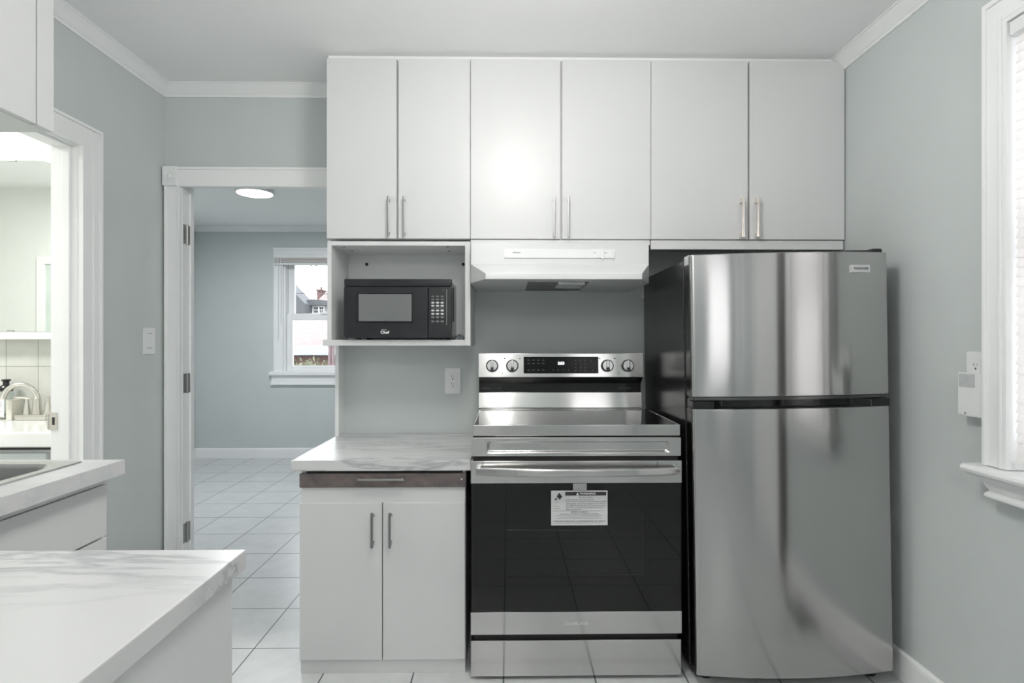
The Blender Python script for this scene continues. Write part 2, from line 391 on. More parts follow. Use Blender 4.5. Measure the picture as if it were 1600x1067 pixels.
# far doorway: casing, jamb, stop, corner block, hinges
d2 = MB()
cf = YB - 0.02
d2.box(-1.6075, -1.5965, cf - .006, YB, 0, 1.945, .002)                      # outer band
d2.box(-1.598, DX0, cf, YB, 0, 1.945, .002)
d2.box(-1.548, DX0, cf - .004, YB, 0, 1.945, .002)
d2.box(-1.56, DX1 + .005, cf, YB, 1.945, 2.032, .002).box(-1.56, DX1, cf - .006, YB, 2.022, 2.034, .002).box(-1.56, DX1, cf - .004, YB, 1.943, 1.955, .002)
d2.box(-1.612, -1.548, cf - .012, YB, 1.945, 2.036, .003)                    # corner block
d2.lathe((-1.580, cf - .012, 1.990), [(.026, 0), (.026, -.004), (.020, -.005), (.014, -.002), (.010, -.005), (0, -.006)], 24, 'y')
d2.box(DX0 - .012, DX0 + .002, YB - .001, 2.772, 0, DZ2).box(DX0, DX1, YB - .001, 2.772, DZ2 - .014, DZ2 + .001)
d2.box(DX0, DX0 + .010, 2.737, 2.762, 0, DZ2 - .014, .002).box(DX0, DX1, 2.737, 2.762, DZ2 - .024, DZ2 - .013, .002)
d2.box(-.795, -.7775, 2.600, 2.775, 0, 2.036, .002)
door2 = struct(d2.build('door_2', 'trim'))
for zc in (1.727, 1.020, .310):
    h = MB().box(DX0, DX0 + .005, 2.683, 2.708, zc - .045, zc + .045, .001).box(DX0, DX0 + .006, 2.713, 2.737, zc - .045, zc + .045, .001)
    h.cyl((DX0 + .007, 2.7105, zc - .047), (DX0 + .007, 2.7105, zc + .047), .0055, 12)
    h.build('hinge', 'hinge', door2)
    sc = MB()
    for dz in (-.03, 0, .03):
        sc.lathe((DX0 + .006, 2.727, zc + dz), [(.004, 0), (.0035, .0012), (0, .0016)], 10, 'x')
        sc.lathe((DX0 + .005, 2.693, zc + dz), [(.004, 0), (.0035, .0012), (0, .0016)], 10, 'x')
    sc.build('screw', 'hinge', door2)

# bathroom doorway in the left wall
d1 = MB(); xo = XL + .02
d1.box(XL, xo, BY1, 2.232, 0, 2.028, .002).box(XL, xo + .007, 2.232, 2.2435, 0, 2.040, .003).box(XL, xo + .004, 2.195, 2.222, 0, 2.0, .003).box(XL, xo + .004, BY1, 2.153, 0, 1.965, .002)
d1.box(XL, xo, BY0 - .1, BY1 + .02, 1.955, 2.030, .002).box(XL, xo + .007, BY0 - .1, 2.2435, 2.028, 2.040, .003).box(XL, xo + .004, BY0 - .1, 2.16, 1.955, 1.967, .002)
d1.box(-1.714, XL + .004, BY1 - .002, BY1 + .014, 0, DZ).box(-1.714, XL + .004, BY0, BY1 + .014, DZ - .002, DZ + .014)
d1.box(-1.667, -1.639, BY1 - .012, BY1, 0, DZ, .002).box(-1.667, -1.639, BY0, BY1, DZ - .011, DZ + .001, .002)
d1.box(-1.726, -1.712, BY1 + .012, BY1 + .09, 0, 2.03, .003).box(-1.726, -1.712, BY0, BY1 + .09, DZ, 2.03, .003)
door1 = struct(d1.build('door_1', 'trim'))
MB().box(-1.722, -1.690, BY1 - .0045, BY1, .886, .952, .001).box(-1.726, -1.719, BY1 - .006, BY1 + .01, .890, .948, .002).build('strike_plate', 'nickel', door1)
MB().box(-1.708, -1.697, BY1 - .0052, BY1, .905, .934, .001).build('latch_hole', 'shadowgap', door1)

# far-room window (window_1)
wy = FARY
wm = MB(); zt = az(388, wy - .02, 430); xl = ax(428, wy - .02)
wm.box(xl, FW0, wy - .022, wy, .90, zt, .003).box(FW1, FW1 + .095, wy - .022, wy, .90, zt, .003).box(xl, FW1 + .095, wy - .022, wy, FZ1, zt, .003)
wm.box(xl, xl + .016, wy - .03, wy, .90, zt, .003).box(xl - .004, FW1 + .1, wy - .032, wy, zt - .02, zt + .004, .003)
wm.box(ax(420, wy - .05), FW1 + .13, wy - .055, wy + .14, .868, .906, .006)
wm.box(ax(424, wy - .02), FW1 + .10, wy - .022, wy, .765, .868, .003).box(ax(423, wy - .02), FW1 + .105, wy - .03, wy, .765, .785, .003)
wm.box(FW0, FW0 + .02, wy, wy + .14, .906, FZ1).box(FW1 - .02, FW1, wy, wy + .14, .906, FZ1).box(FW0, FW1, wy, wy + .14, FZ1 - .02, FZ1)
win1 = struct(wm.build('window_1', 'trim'))
zm0, zm1 = az(500, wy + .05), az(490, wy + .05)
def sash(parent, name, x0, x1, y0, y1, z0, z1, fw, fb, ft):
    s = MB().box(x0, x0 + fw, y0, y1, z0, z1, .003).box(x1 - fw, x1, y0, y1, z0, z1, .003).box(x0 + fw, x1 - fw, y0, y1, z0, z0 + fb, .003).box(x0 + fw, x1 - fw, y0, y1, z1 - ft, z1, .003)
    f = s.build(name, 'trim', parent)
    ym = (y0 + y1) / 2
    MB().box(x0 + fw - .004, x1 - fw + .004, ym - .003, ym + .003, z0 + fb - .004, z1 - ft + .004).build('pane', 'pane', f)
    return f
sash(win1, 'lower_sash', FW0 + .022, FW1 - .022, wy + .035, wy + .070, .907, zm1, ax(458, wy + .05) - FW0 - .022, .055, zm1 - zm0)
sash(win1, 'upper_sash', FW0 + .022, FW1 - .022, wy + .075, wy + .110, zm0, FZ1 - .02, ax(461, wy + .09) - FW0 - .022, zm1 - zm0, .05)
MB().box(-1.98, -1.90, wy + .02, wy + .036, zm1 - .01, zm1 + .018, .004).build('latch', 'trim', win1)
zb1, zb0 = az(402, wy - .05), az(411, wy - .05)
b1 = thing('window_blind', (-1.97, wy, zb1), 'white raised blind bunched at the top of the far-room window', 'blind')
box('headrail', 'white_plastic', b1, xl + .01, FW1 + .05, wy - .052, wy - .022, zb1 - .01, zb1 + .03, bev=.003)
for k in range(6):
    z = zb1 - .014 - k * .009
    box('slat', 'slat', b1, xl + .012, FW1 + .045, wy - .056, wy - .024, z - .003, z + .003, bev=.001)
box('bottom_rail', 'white_plastic', b1, xl + .012, FW1 + .045, wy - .054, wy - .026, zb1 - .082, zb1 - .066, bev=.003)
xc = ax(438.5, wy - .06)
MB().tube([(xc, wy - .06, zb1), (xc + .004, wy - .06, 1.7), (xc, wy - .06, 1.42)], .0028, 8).build('pull_cord', 'white_plastic', b1)
MB().tube([(xc - .03, wy - .06, zb1), (xc - .028, wy - .06, 1.9), (xc - .03, wy - .06, 1.25)], .004, 8).build('tilt_wand', 'white_plastic', b1)

# right window with closed blind (window_2)
wm = MB(); fx = XR - .045
wm.box(fx, XR, WY1, 1.6196, WZ0, 2.186, .004).box(fx, XR, WY0 - .064, WY0, WZ0, 2.186, .004).box(fx, XR, WY0 - .064, 1.6196, WZ1, 2.186, .004)
wm.box(fx - .006, XR, 1.606, 1.6196, WZ0, 2.186, .003).box(fx - .006, XR, WY0 - .064, 1.6196, 2.172, 2.188, .003).box(fx - .004, XR, WY1, WY1 + .012, WZ0, WZ1 + .012, .003)
wm.box(XR - .045, XR + .15, WY1 - .012, WY1, WZ0, WZ1, .002).box(XR - .045, XR + .15, WY0, WY0 + .012, WZ0, WZ1, .002).box(XR - .045, XR + .15, WY0, WY1, WZ1 - .012, WZ1, .002)
stool = [(XR, .858), (1.350, .858), (1.343, .854), (1.340, .846), (1.343, .838), (1.352, .834), (1.365, .826), (XR, .826)]
wm.prism(stool, 'y', WY0 - .10, 1.655)
wm.box(XR - .06, XR + .15, WY0, WY1, .826, .858)
apron = [(XR, .826), (1.366, .826), (1.370, .814), (1.378, .802), (1.388, .792), (1.392, .786), (1.382, .783), (1.376, .779), (1.376, .772), (1.382, .767), (XR, .767)]
wm.prism(apron, 'y', WY0 - .07, 1.612)
win2 = struct(wm.build('window_2', 'trim'))
for z0, z1, dx in ((.87, 1.5, 0), (1.47, 2.10, .03)):
    f = MB().box(1.50 + dx, 1.53 + dx, WY0 + .012, WY0 + .05, z0, z1, .003).box(1.50 + dx, 1.53 + dx, WY1 - .05, WY1 - .012, z0, z1, .003).box(1.50 + dx, 1.53 + dx, WY0 + .05, WY1 - .05, z0, z0 + .045, .003).box(1.50 + dx, 1.53 + dx, WY0 + .05, WY1 - .05, z1 - .035, z1, .003).build('sash', 'trim', win2)
    MB().box(1.513 + dx, 1.517 + dx, WY0 + .046, WY1 - .046, z0 + .04, z1 - .03).build('pane', 'pane', f)
b2 = thing('window_blind', (1.405, 1.33, 2.10), 'white slatted blind closed over the window beside the plug-in detector', 'blind')
box('headrail', 'white_plastic', b2, 1.386, 1.424, WY0 + .016, WY1 - .016, 2.062, 2.100, bev=.003)
nz = 44
for k in range(nz):
    z = 2.05 - k * (2.05 - .90) / (nz - 1)
    mb = MB().box(-.0006, .0006, WY0 + .018, WY1 - .018, -.0145, .0145)
    mb.xf(Matrix.Translation((1.406, 0, z)) @ Matrix.Rotation(math.radians(17), 4, 'Y'))
    mb.build('slat', 'slat', b2)
box('bottom_rail', 'white_plastic', b2, 1.397, 1.415, WY0 + .018, WY1 - .018, .868, .886, bev=.003)
for yy in (WY1 - .06, WY0 + .08):
    MB().tube([(1.398, yy, 2.07), (1.398, yy, .88)], .0015, 6).build('ladder_cord', 'white_plastic', b2)

# window behind the camera (only seen in reflections) and its wall
wm = MB()
for a, b2_, c, d_ in ((RX0 - .08, RX0, RZ0 - .08, RZ1 + .08), (RX1, RX1 + .08, RZ0 - .08, RZ1 + .08), (RX0, RX1, RZ0 - .08, RZ0), (RX0, RX1, RZ1, RZ1 + .08)):
    wm.box(a, b2_, YREAR - .1, YREAR + .02, c, d_, .003)
wm.box(RX0, RX1, YREAR - .07, YREAR - .04, 1.47, 1.51, .003)
win3 = struct(wm.build('window_3', 'trim'))
MB().box(RX0, RX1, YREAR - .057, YREAR - .053, RZ0, RZ1).build('pane', 'sheer', win3)

wm = MB()
for a, b2_, c, d_ in ((TY0 - .07, TY0, TZ0 - .07, TZ1 + .07), (TY1, TY1 + .07, TZ0 - .07, TZ1 + .07), (TY0, TY1, TZ0 - .07, TZ0), (TY0, TY1, TZ1, TZ1 + .07)):
    wm.box(XR - .02, XR + .1, a, b2_, c, d_, .003)
wm.box(XR + .03, XR + .06, TY0, TY1, 1.50, 1.54, .003)
win5 = struct(wm.build('window_5', 'trim'))  # added unseen window: fill light and a bright band on the refrigerator
MB().box(XR + .043, XR + .047, TY0, TY1, TZ0, TZ1).build('pane', 'dim_pane', win5)
# doors behind the camera: a dark-framed side door in the right wall, a white door in the rear wall
M['dark_wood'] = mottled('dark_stained_wood', (0.035, 0.026, 0.022), (0.055, 0.042, 0.036), 12, 0.4, mscale=(1, 1, .1))
d3 = MB().box(XR - .03, XR, .80, .93, 0, 2.08, .004).box(XR - .03, XR, -.06, .80, 2.02, 2.08, .004)
door3 = struct(d3.build('door_3', 'dark_wood'))
MB().box(XR - .012, XR, -.06, .80, .01, 2.02, .003).box(XR - .024, XR, -.14, -.06, 0, 2.08, .003).build('leaf', 'trim', door3)
d4 = MB().box(-.17, -.09, YREAR, YREAR + .022, 0, 2.10, .003).box(-1.05, -.97, YREAR, YREAR + .022, 0, 2.10, .003).box(-.97, -.17, YREAR, YREAR + .022, 2.02, 2.10, .003).box(-.97, -.17, YREAR, YREAR + .012, .01, 2.02, .003)
for a, b2_, c, d_ in ((-.87, -.62, .2, .9), (-.52, -.27, .2, .9), (-.87, -.62, 1.05, 1.9), (-.52, -.27, 1.05, 1.9)):
    d4.box(a, b2_, YREAR, YREAR + .018, c, d_, .005)
door4 = struct(d4.build('door_4', 'trim'))
MB().lathe((-.25, YREAR + .012, 1.0), [(.03, 0), (.03, .006), (.012, .010), (.012, .035), (.028, .045), (.028, .06), (0, .07)], 20, 'y').build('door_knob', 'nickel', door4)

# ------------------------------------------------------------------ upper cabinets
YF = 2.36
def handle_bar(x, z0, z1, y, r, proj=.028, mname='pewter', flat=False):
    """vertical bar handle, y is the door face"""
    if flat:   # square posts with a flat bar set in
        mb = MB()
        for z in (z0, z1 - .018):
            mb.box(x - .006, x + .006, y - proj, y, z, z + .018, .0015)
        mb.box(x - .0045, x + .0045, y - proj, y - proj + .010, z0 + .004, z1 - .004, .0015)
        return mb
    mb = MB().box(x - r, x + r, y - proj, y - proj + .006, z0, z1, .0012)
    mb.prism([(y - proj + .003, z0), (y - proj + .006, z0), (y, z0 + .012), (y, z0 + .019), (y - .004, z0 + .019), (y - proj + .003, z0 + .007)], 'x', x - r, x + r)
    mb.prism([(y - proj + .003, z1), (y - proj + .006, z1), (y, z1 - .012), (y, z1 - .019), (y - .004, z1 - .019), (y - proj + .003, z1 - .007)], 'x', x - r, x + r)
    return mb
def upper(label, x0, xm, x1, hx, flat, railz):
    r = thing('upper_cabinet', ((x0 + x1) / 2, YF, 1.646), label, 'cabinet', None)
    c = MB()
    c.box(x0 + .001, x1 - .001, YF + .021, YB - .001, 1.6465, 2.404)
    c.build('carcass', 'cabinet', r)
    if railz: box('light_rail', 'cabinet', r, x0 + .001, x1 - .004 if x1 > 1 else x1 - .003, YF + .004, YF + .02, railz, 1.6435, bev=.0015)
    for (a, b, h) in ((x0, xm - .0027, hx[0]), (xm + .0027, x1, hx[1])):
        d = box('door', 'cabinet', r, a + .0012, b - .0012, YF, YF + .018, 1.6475, 2.399, bev=.0015)
        if flat: handle_bar(h, 1.653, 1.817, YF, .003, .030, 'rose_steel', True).build('handle', 'rose_steel', d)
        else: handle_bar(h, 1.653, 1.819, YF, .0034).build('handle', 'pewter', d)
    return r
upper('white upper cabinet above the microwave shelf, two doors with thin grey bar handles', -.7572, -.4620, -.1578, (-.4965, -.4315), False, None)
upper('white upper cabinet above the range hood, two doors with thin grey bar handles', -.1578, .2226, .5994, (.191, .2512), False, 1.6225)
upper('white upper cabinet above the refrigerator, two doors with shiny square-post handles', .5994, 1.0130, 1.4206, (.9795, 1.0425), True, 1.6055)
struct(MB().box(-.757, 1.42, YF + .024, YF + .042, 2.4035, ZC, .002).build('trim_8', 'trim'))

# ------------------------------------------------------------------ open shelf and microwave
sh = thing('microwave_shelf', (-.455, YF, 1.20), 'open white box shelf under the upper cabinet, holding the microwave', 'shelf')
x0, x1 = -.7546, -.1578
box('side_panel', 'cabinet_in', sh, x0, x0 + .018, YF + .002, YB - .001, 1.2245, 1.6365, bev=.001)
box('side_panel', 'cabinet_in', sh, x1 - .0225, x1, YF + .002, YB - .001, 1.2005, 1.6365, bev=.001)
box('top_panel', 'cabinet_in', sh, x0 + .018, x1 - .0225, YF + .002, YB - .001, 1.6185, 1.6365, bev=.001)
box('bottom_board', 'cabinet', sh, -.7705, x1 - .0225, YF - .004, YB - .001, 1.2005, 1.2245, bev=.001)
box('back_panel', 'cabinet_in', sh, x0 + .018, x1 - .0225, 2.615, 2.63, 1.2245, 1.6185)
for (hx, hy) in ((-.695, 2.40), (-.690, 2.50), (-.255, 2.385), (-.262, 2.50)):
    MB().lathe((hx, hy, 1.6185), [(.0065, .001), (.0065, -.001), (.003, -.0015)], 12).build('screw_hole', 'shadowgap', sh)
MB().lathe((at(573, 413, 2.615).x, 2.615, at(573, 413, 2.615).z), [(.0075, .001), (.0075, -.001), (.002, -.0012)], 16, 'y').build('cable_hole', 'shadowgap', sh)
for py, mm in ((413, 'shadowgap'), (518, 'hinge')):
    q = at(723.8, py, 2.615)
    MB().lathe((q.x, 2.615, q.z), [(.0075, .001), (.0075, -.001), (.002, -.0012)], 14, 'y').build('cable_hole' if py < 500 else 'bolt_head', mm, sh)

M['mw_front'] = mottled('microwave_front', (0.014, 0.0155, 0.018), (0.017, 0.0185, 0.021), 20, 0.22)
M['mw_body'] = mottled('microwave_body_grey', (0.50, 0.51, 0.51), (0.54, 0.55, 0.55), 20, 0.35)
M['mw_window'] = mottled('microwave_window', (0.15, 0.157, 0.157), (0.17, 0.177, 0.177), 300, 0.08, 0, 1, 0.9)
mw = thing('microwave_oven', (-.455, 2.47, 1.2245), 'black microwave oven with white keypad sitting in the open shelf', 'microwave')
Y0 = 2.335
mx = lambda p: ax(p, Y0)
mz = lambda p: az(p, Y0, 620)
ZB, ZT = mz(528), mz(435.5)
box('body', 'mw_body', mw, mx(538), mx(706) - .006, Y0 + .014, 2.605, ZB + .004, ZT - .003, bev=.006)
for fx_, fy in ((mx(555), Y0 + .05), (mx(690), Y0 + .05), (mx(555), 2.57), (mx(690), 2.57)):
    MB().cyl((fx_, fy, 1.2255), (fx_, fy, ZB + .006), .012, 14).build('foot', 'black_plastic', mw)
# front: frame around door, door with window, control panel
xs = mx(669)
box('top_band', 'mw_front', mw, mx(537), mx(706), Y0 + .002, Y0 + .014, mz(447.5), ZT, bev=.006)
dr = MB().box(mx(537), xs - .0012, Y0, Y0 + .014, ZB, mz(448), .004).build('door', 'mw_front', mw)
fr = MB()
a0, a1, b0, b1 = mx(557.5), mx(645), mz(504), mz(457.5)
fr.prism([(a0, b0), (a0 + .008, b0 + .006), (a0 + .008, b1 - .004), (a0, b1)], 'y', Y0 - .0035, Y0)
fr.prism([(a1, b0), (a1 - .004, b0 + .006), (a1 - .004, b1 - .004), (a1, b1)], 'y', Y0 - .0035, Y0)
fr.box(a0, a1, Y0 - .003, Y0, b1 - .005, b1, .001).box(a0, a1, Y0 - .003, Y0, b0, b0 + .006, .001)
fr.build('window_frame', 'black_glossy', dr)
box('window', 'mw_window', dr, a0 + .008, a1 - .004, Y0 - .0018, Y0, b0 + .006, b1 - .005)
lt = MB().text('Chef', mx(601.2), Y0 - .0004, mz(519.3), .0155, width=.036, bold=.0004).text('MASTER', mx(600), Y0 - .0004, mz(515.3), .0046, width=.022)
lt.build('lettering', 'ink_white', dr)
cp = MB().box(xs, mx(706), Y0, Y0 + .014, ZB, mz(448), .004).build('control_panel', 'mw_front', mw)
box('edge_line', 'pewter', cp, mx(697.6), mx(698.3), Y0 - .0006, Y0, mz(508), mz(452))
for name, rows, mm in (('key', (463, 467.7), 'button_dim'), ('key', (472.8, 477.6), 'button'), ('key', (485, 490.2), 'button'), ('key', (495.5, 502), 'button_dim')):
    for ri, ry in enumerate(rows):
        for ci in range(3):
            kx = mx(676.3 + ci * 7.35); kz = mz(ry)
            k = MB().lathe((0, 0, 0), [(.0072, 0), (.0072, -.0008), (.006, -.0012), (0, -.0012)], 16, 'y')
            hs = .52 if ry < 495 else .62
            k.xf(Matrix.Translation((kx, Y0, kz)) @ Matrix.Diagonal((1, 1, hs, 1)))
            k.build('key', mm, cp)
MB().box(mx(674), mx(694), Y0 - .0004, Y0, mz(481.7), mz(480.9)).build('printed_line', 'button_dim', cp)
MB().text('1', mx(692.4), Y0 - .0004, mz(453.2), .008).build('display_digit', 'ink_white', cp)
MB().prism([(mx(706) - .001, 1.30), (mx(706) + .002, 1.305), (mx(706) + .002, 1.44), (mx(706) - .001, 1.45)], 'y', Y0 + .045, Y0 + .075).build('side_vent', 'shadowgap', mw)
# crumpled clear packing film at the right foot of the microwave
cr = bmesh.new(); bmesh.ops.create_icosphere(cr, subdivisions=3, radius=1)
for v in cr.verts:
    n_ = 1 + random.uniform(-.22, .22); v.co = Vector((v.co.x * .022 * n_, v.co.y * .03 * n_, max(-.3, v.co.z) * .016 * n_ + .0055))
me_ = MB(); me_.bm.free(); me_.bm = cr
bmesh.ops.translate(cr, vec=Vector((mx(707) + .021, 2.42, 1.2250)), verts=cr.verts)
tag(me_.build('packing_film', 'clear', None, (mx(707) + .021, 2.42, 1.2245)), 'crumpled clear film at the lower right corner of the microwave', 'packaging')

# ------------------------------------------------------------------ range hood
hd = thing('range_hood', (.212, 2.4, 1.45), 'white under-cabinet range hood with slanted front above the stove', 'range hood')
hx0, hx1, lx0, lx1 = -.1526, .5762, -.0864, .5105
zt, zf, zl1, zl0 = 1.6215, 1.5334, 1.4772, 1.4541
bm = MB()
V = lambda *p: bm.bm.verts.new(p)
Yh, Yl = 2.30, 2.14
t = [V(hx0, Yh, zt), V(hx1, Yh, zt), V(hx1, YB - .001, zt), V(hx0, YB - .001, zt)]
m_ = [V(hx0, Yh, zf), V(hx1, Yh, zf)]
l1 = [V(lx0, Yl, zl1), V(lx1, Yl, zl1)]
l0 = [V(lx0, Yl, zl0), V(lx1, Yl, zl0)]
bb = [V(hx0, Yh, zl0), V(hx1, Yh, zl0), V(hx1, YB - .001, zl0), V(hx0, YB - .001, zl0)]
F = bm.bm.faces.new
for q in ((t[0], t[1], t[2], t[3]), (t[0], m_[0], m_[1], t[1]), (m_[0], l1[0], l1[1], m_[1]), (l1[0], l0[0], l0[1], l1[1]),
          (m_[0], bb[0], l0[0], l1[0]), (m_[1], l1[1], l0[1], bb[1]), (l0[0], bb[0], bb[3], bb[2], bb[1], l0[1]),
          (t[0], t[3], bb[3], bb[0], m_[0]), (t[1], m_[1], bb[1], bb[2], t[2]), (t[3], t[2], bb[2], bb[3])): F(q)
bmesh.ops.recalc_face_normals(bm.bm, faces=bm.bm.faces)
bmesh.ops.bevel(bm.bm, geom=[e for e in bm.bm.edges], offset=.003, segments=2, affect='EDGES', profile=.5)
bm.build('canopy', 'hood', hd)
sx0, sx1 = ax(788, 2.3), ax(961, 2.3); sz1, sz0 = az(389, 2.3), az(403, 2.3)
cs = MB().box(sx0, sx1, Yh - .0025, Yh, sz0, sz1, .001).box(sx0, ax(812, 2.3), Yh - .003, Yh, sz0 + .002, sz1 - .002, .001).build('control_strip', 'white_plastic', hd)
box('strip_edge', 'ink_grey', cs, sx0, sx1, Yh - .0022, Yh, sz0 - .0012, sz0)
box('brand_mark', 'ink_grey', cs, ax(801, 2.3), ax(813, 2.3), Yh - .0034, Yh, az(395.4, 2.3), az(394.2, 2.3))
for p in (929.5, 946): box('switch_mark', 'ink_grey', cs, ax(p - 1.5, 2.3), ax(p + 1.5, 2.3), Yh - .003, Yh, az(395.2, 2.3), az(394.2, 2.3))
for p in (940, 957):
    MB().box(ax(p - 5, 2.3), ax(p + 2.2, 2.3), Yh - .004, Yh, sz0 + .001, sz1 - .001, .001).box(ax(p - 1, 2.3), ax(p + 2.2, 2.3), Yh - .012, Yh, sz0 - .003, sz1 + .001, .002).build('rocker_switch', 'white_plastic', hd)
box('filter', 'filter', hd, ax(822, 2.45), ax(909, 2.45), 2.24, 2.60, zl0 - .0035, zl0 + .001)
MB().box(ax(822, 2.4) - .012, ax(909, 2.4) + .012, 2.60, 2.615, zl0 - .007, zl0 + .001, .001).build('filter_rim', 'hood', hd)
box('lamp_lens', 'lens', hd, ax(870, 2.3), ax(910, 2.3), 2.22, 2.38, zl0 - .012, zl0, bev=.003)

# ------------------------------------------------------------------ base cabinet with countertop
bc = thing('base_cabinet', (-.46, 2.3, 0), 'white base cabinet with a brown stone-look drawer, left of the stove', 'cabinet')
bx0, bx1, byf = -.7625, -.1565, 2.075
box('carcass', 'cabinet', bc, bx0 + .002, bx1 - .001, byf + .014, YB - .002, .0, .7425, bev=.001)
box('plinth', 'cabinet', bc, bx0 + .002, bx1 - .002, byf + .004, byf + .014, 0, .047, bev=.001)
box('rail', 'cabinet', bc, bx0 + .004, bx1 - .002, byf + .004, byf + .0145, .6265, .6825, bev=.001)
box('top_gap', 'shadowgap', bc, bx0 + .02, bx1 - .012, byf + .010, byf + .0145, .722, .742)
dw = box('drawer', 'brown', bc, bx0, bx1 + .002, byf - .004, byf + .016, .684, .7335, bev=.0012)
hb = MB(); zc = az(749.5, 2.045, 600); ha, hb1 = ax(558, 2.045), ax(631, 2.045)
hb.box(ha, hb1, byf - .033, byf - .027, zc - .0038, zc + .0038, .0015)
for q in (ha, hb1 - .012): hb.box(q, q + .012, byf - .030, byf - .004, zc - .005, zc + .005, .0015)
hb.build('handle', 'nickel', dw)
MB().lathe((at(721.5, 748, byf).x, byf - .004, .713), [(.0032, 0), (.003, -.001), (0, -.0014)], 12, 'y').build('screw', 'ink_white', dw)
for (a, b, hx) in ((bx0, -.4622, -.4935), (-.4582, bx1 - .002, -.4290)):
    d = box('door', 'cabinet', bc, a, b, byf - .004, byf + .013, .0515, .6260, bev=.0015)
    handle_bar(hx, .470, .597, byf - .004, .0042, .028).build('handle', 'pewter', d)
box('center_gap_shadow', 'shadowgap', bc, -.4640, -.4564, byf + .0125, byf + .0138, .052, .625)  # dark strip standing in for the shadow between the doors
ct = MB().prism([(-.7915, 2.066), (-.1365, 2.066), (-.1365, YB - .001), (-.7765, YB - .001), (-.7765, 2.598), (-.7915, 2.598)], 'z', .7445, .784)
bmesh.ops.bevel(ct.bm, geom=list(ct.bm.edges), offset=.003, segments=2, affect='EDGES', profile=.5)
tag(ct.build('countertop', 'marble', None, (-.46, 2.35, .7445)), 'white marble-look countertop on the base cabinet beside the stove', 'countertop')

# ------------------------------------------------------------------ electric range
RX, RY = .2467, 2.03
rg = thing('electric_range', (RX, 2.35, 0), 'stainless steel electric range with black glass oven door between base cabinet and refrigerator', 'stove')
rx0, rx1 = -.1335, .627
rz = lambda p: az(p, RY, 900)
rxp = lambda p: ax(p, RY)
box('body', 'black_plastic', rg, rx0 + .004, rx1 - .004, RY + .045, 2.655, .03, .900, bev=.003)
for fx_ in (rx0 + .045, rx1 - .05):
    for fy in (RY + .06, 2.60):
        MB().lathe((fx_, fy, 0), [(.018, 0), (.026, .003), (.026, .010), (.016, .014), (.010, .016), (.010, .034)], 18).build('foot', 'black_plastic', rg)
# cooktop
ck = box('cooktop', 'black_glass', rg, rx0 + .008, rx1 - .008, RY + .022, 2.5205, .902, .9145, bev=.0015)
tr = MB().box(rx0 + .006, rx1 - .003, RY + .006, RY + .024, .8765, .9165, .0025).box(rx0 + .006, rx0 + .0105, RY + .02, 2.535, .900, .9165, .001).box(rx1 - .0075, rx1 - .003, RY + .02, 2.535, .900, .9165, .001)
tr.build('cooktop_frame', 'range_steel', ck)
# burner rings printed on the glass
def ring(cx, cy, r, z):
    mb = MB(); seg = 40; w_ = .0012
    for rr in (r, r * .62):
        A = [mb.bm.verts.new((cx + (rr - w_) * math.cos(2 * math.pi * k / seg), cy + (rr - w_) * math.sin(2 * math.pi * k / seg), z)) for k in range(seg)]
        B = [mb.bm.verts.new((cx + (rr + w_) * math.cos(2 * math.pi * k / seg), cy + (rr + w_) * math.sin(2 * math.pi * k / seg), z)) for k in range(seg)]
        for k in range(seg): mb.bm.faces.new((A[k], B[k], B[(k + 1) % seg], A[(k + 1) % seg]))
    return mb
for cx_, cy_, r_ in ((.05, 2.17, .10), (.44, 2.17, .115), (.06, 2.40, .075), (.43, 2.40, .075)):
    ring(cx_, cy_, r_, .9147).build('burner_ring', 'burner_print', ck)
# front panel under the cooktop, with long pressed recess
fp = MB()
px0, px1, pz0, pz1 = rx0 + .003, rx1 - .001, rz(713), rz(683.3)
ix0, ix1, iz0, iz1 = rxp(760), rxp(1047), rz(708), rz(689)
def rloop(x0, x1, z0, z1, y, r, n=5):
    return [fp.bm.verts.new((x, y, z)) for x, z in rrect(x0, x1, z0, z1, r, n)]
def rrect(x0, x1, y0, y1, r, n=6):
    P = []
    for cx_, cy_, a0_ in ((x1 - r, y1 - r, 0), (x0 + r, y1 - r, 90), (x0 + r, y0 + r, 180), (x1 - r, y0 + r, 270)):
        for k in range(n + 1):
            a_ = math.radians(a0_ + 90 * k / n); P.append((cx_ + r * math.cos(a_), cy_ + r * math.sin(a_)))
    return P
L_ = [rloop(px0, px1, pz0, pz1, RY + .03, .004), rloop(px0, px1, pz0, pz1, RY + .0015, .004), rloop(px0 + .0015, px1 - .0015, pz0 + .0015, pz1 - .0015, RY, .003),
      rloop(ix0, ix1, iz0, iz1, RY, .006), rloop(ix0 + .002, ix1 - .002, iz0 + .002, iz1 - .002, RY + .001, .006),
      rloop(ix0 + .010, ix1 - .010, iz0 + .008, iz1 - .006, RY + .009, .006), rloop(ix0 + .012, ix1 - .012, iz0 + .010, iz1 - .008, RY + .010, .006)]
for A_, B_ in zip(L_, L_[1:]):
    for k in range(len(A_)): fp.bm.faces.new((A_[k], A_[(k + 1) % len(A_)], B_[(k + 1) % len(A_)], B_[k]))
fp.bm.faces.new(L_[0]); fp.bm.faces.new(L_[-1])
bmesh.ops.recalc_face_normals(fp.bm, faces=fp.bm.faces)
fp.build('front_panel', 'range_steel', rg)
box('panel_gap', 'shadowgap', rg, rx0 + .01, rx1 - .01, RY + .012, RY + .05, rz(719.5), rz(712))
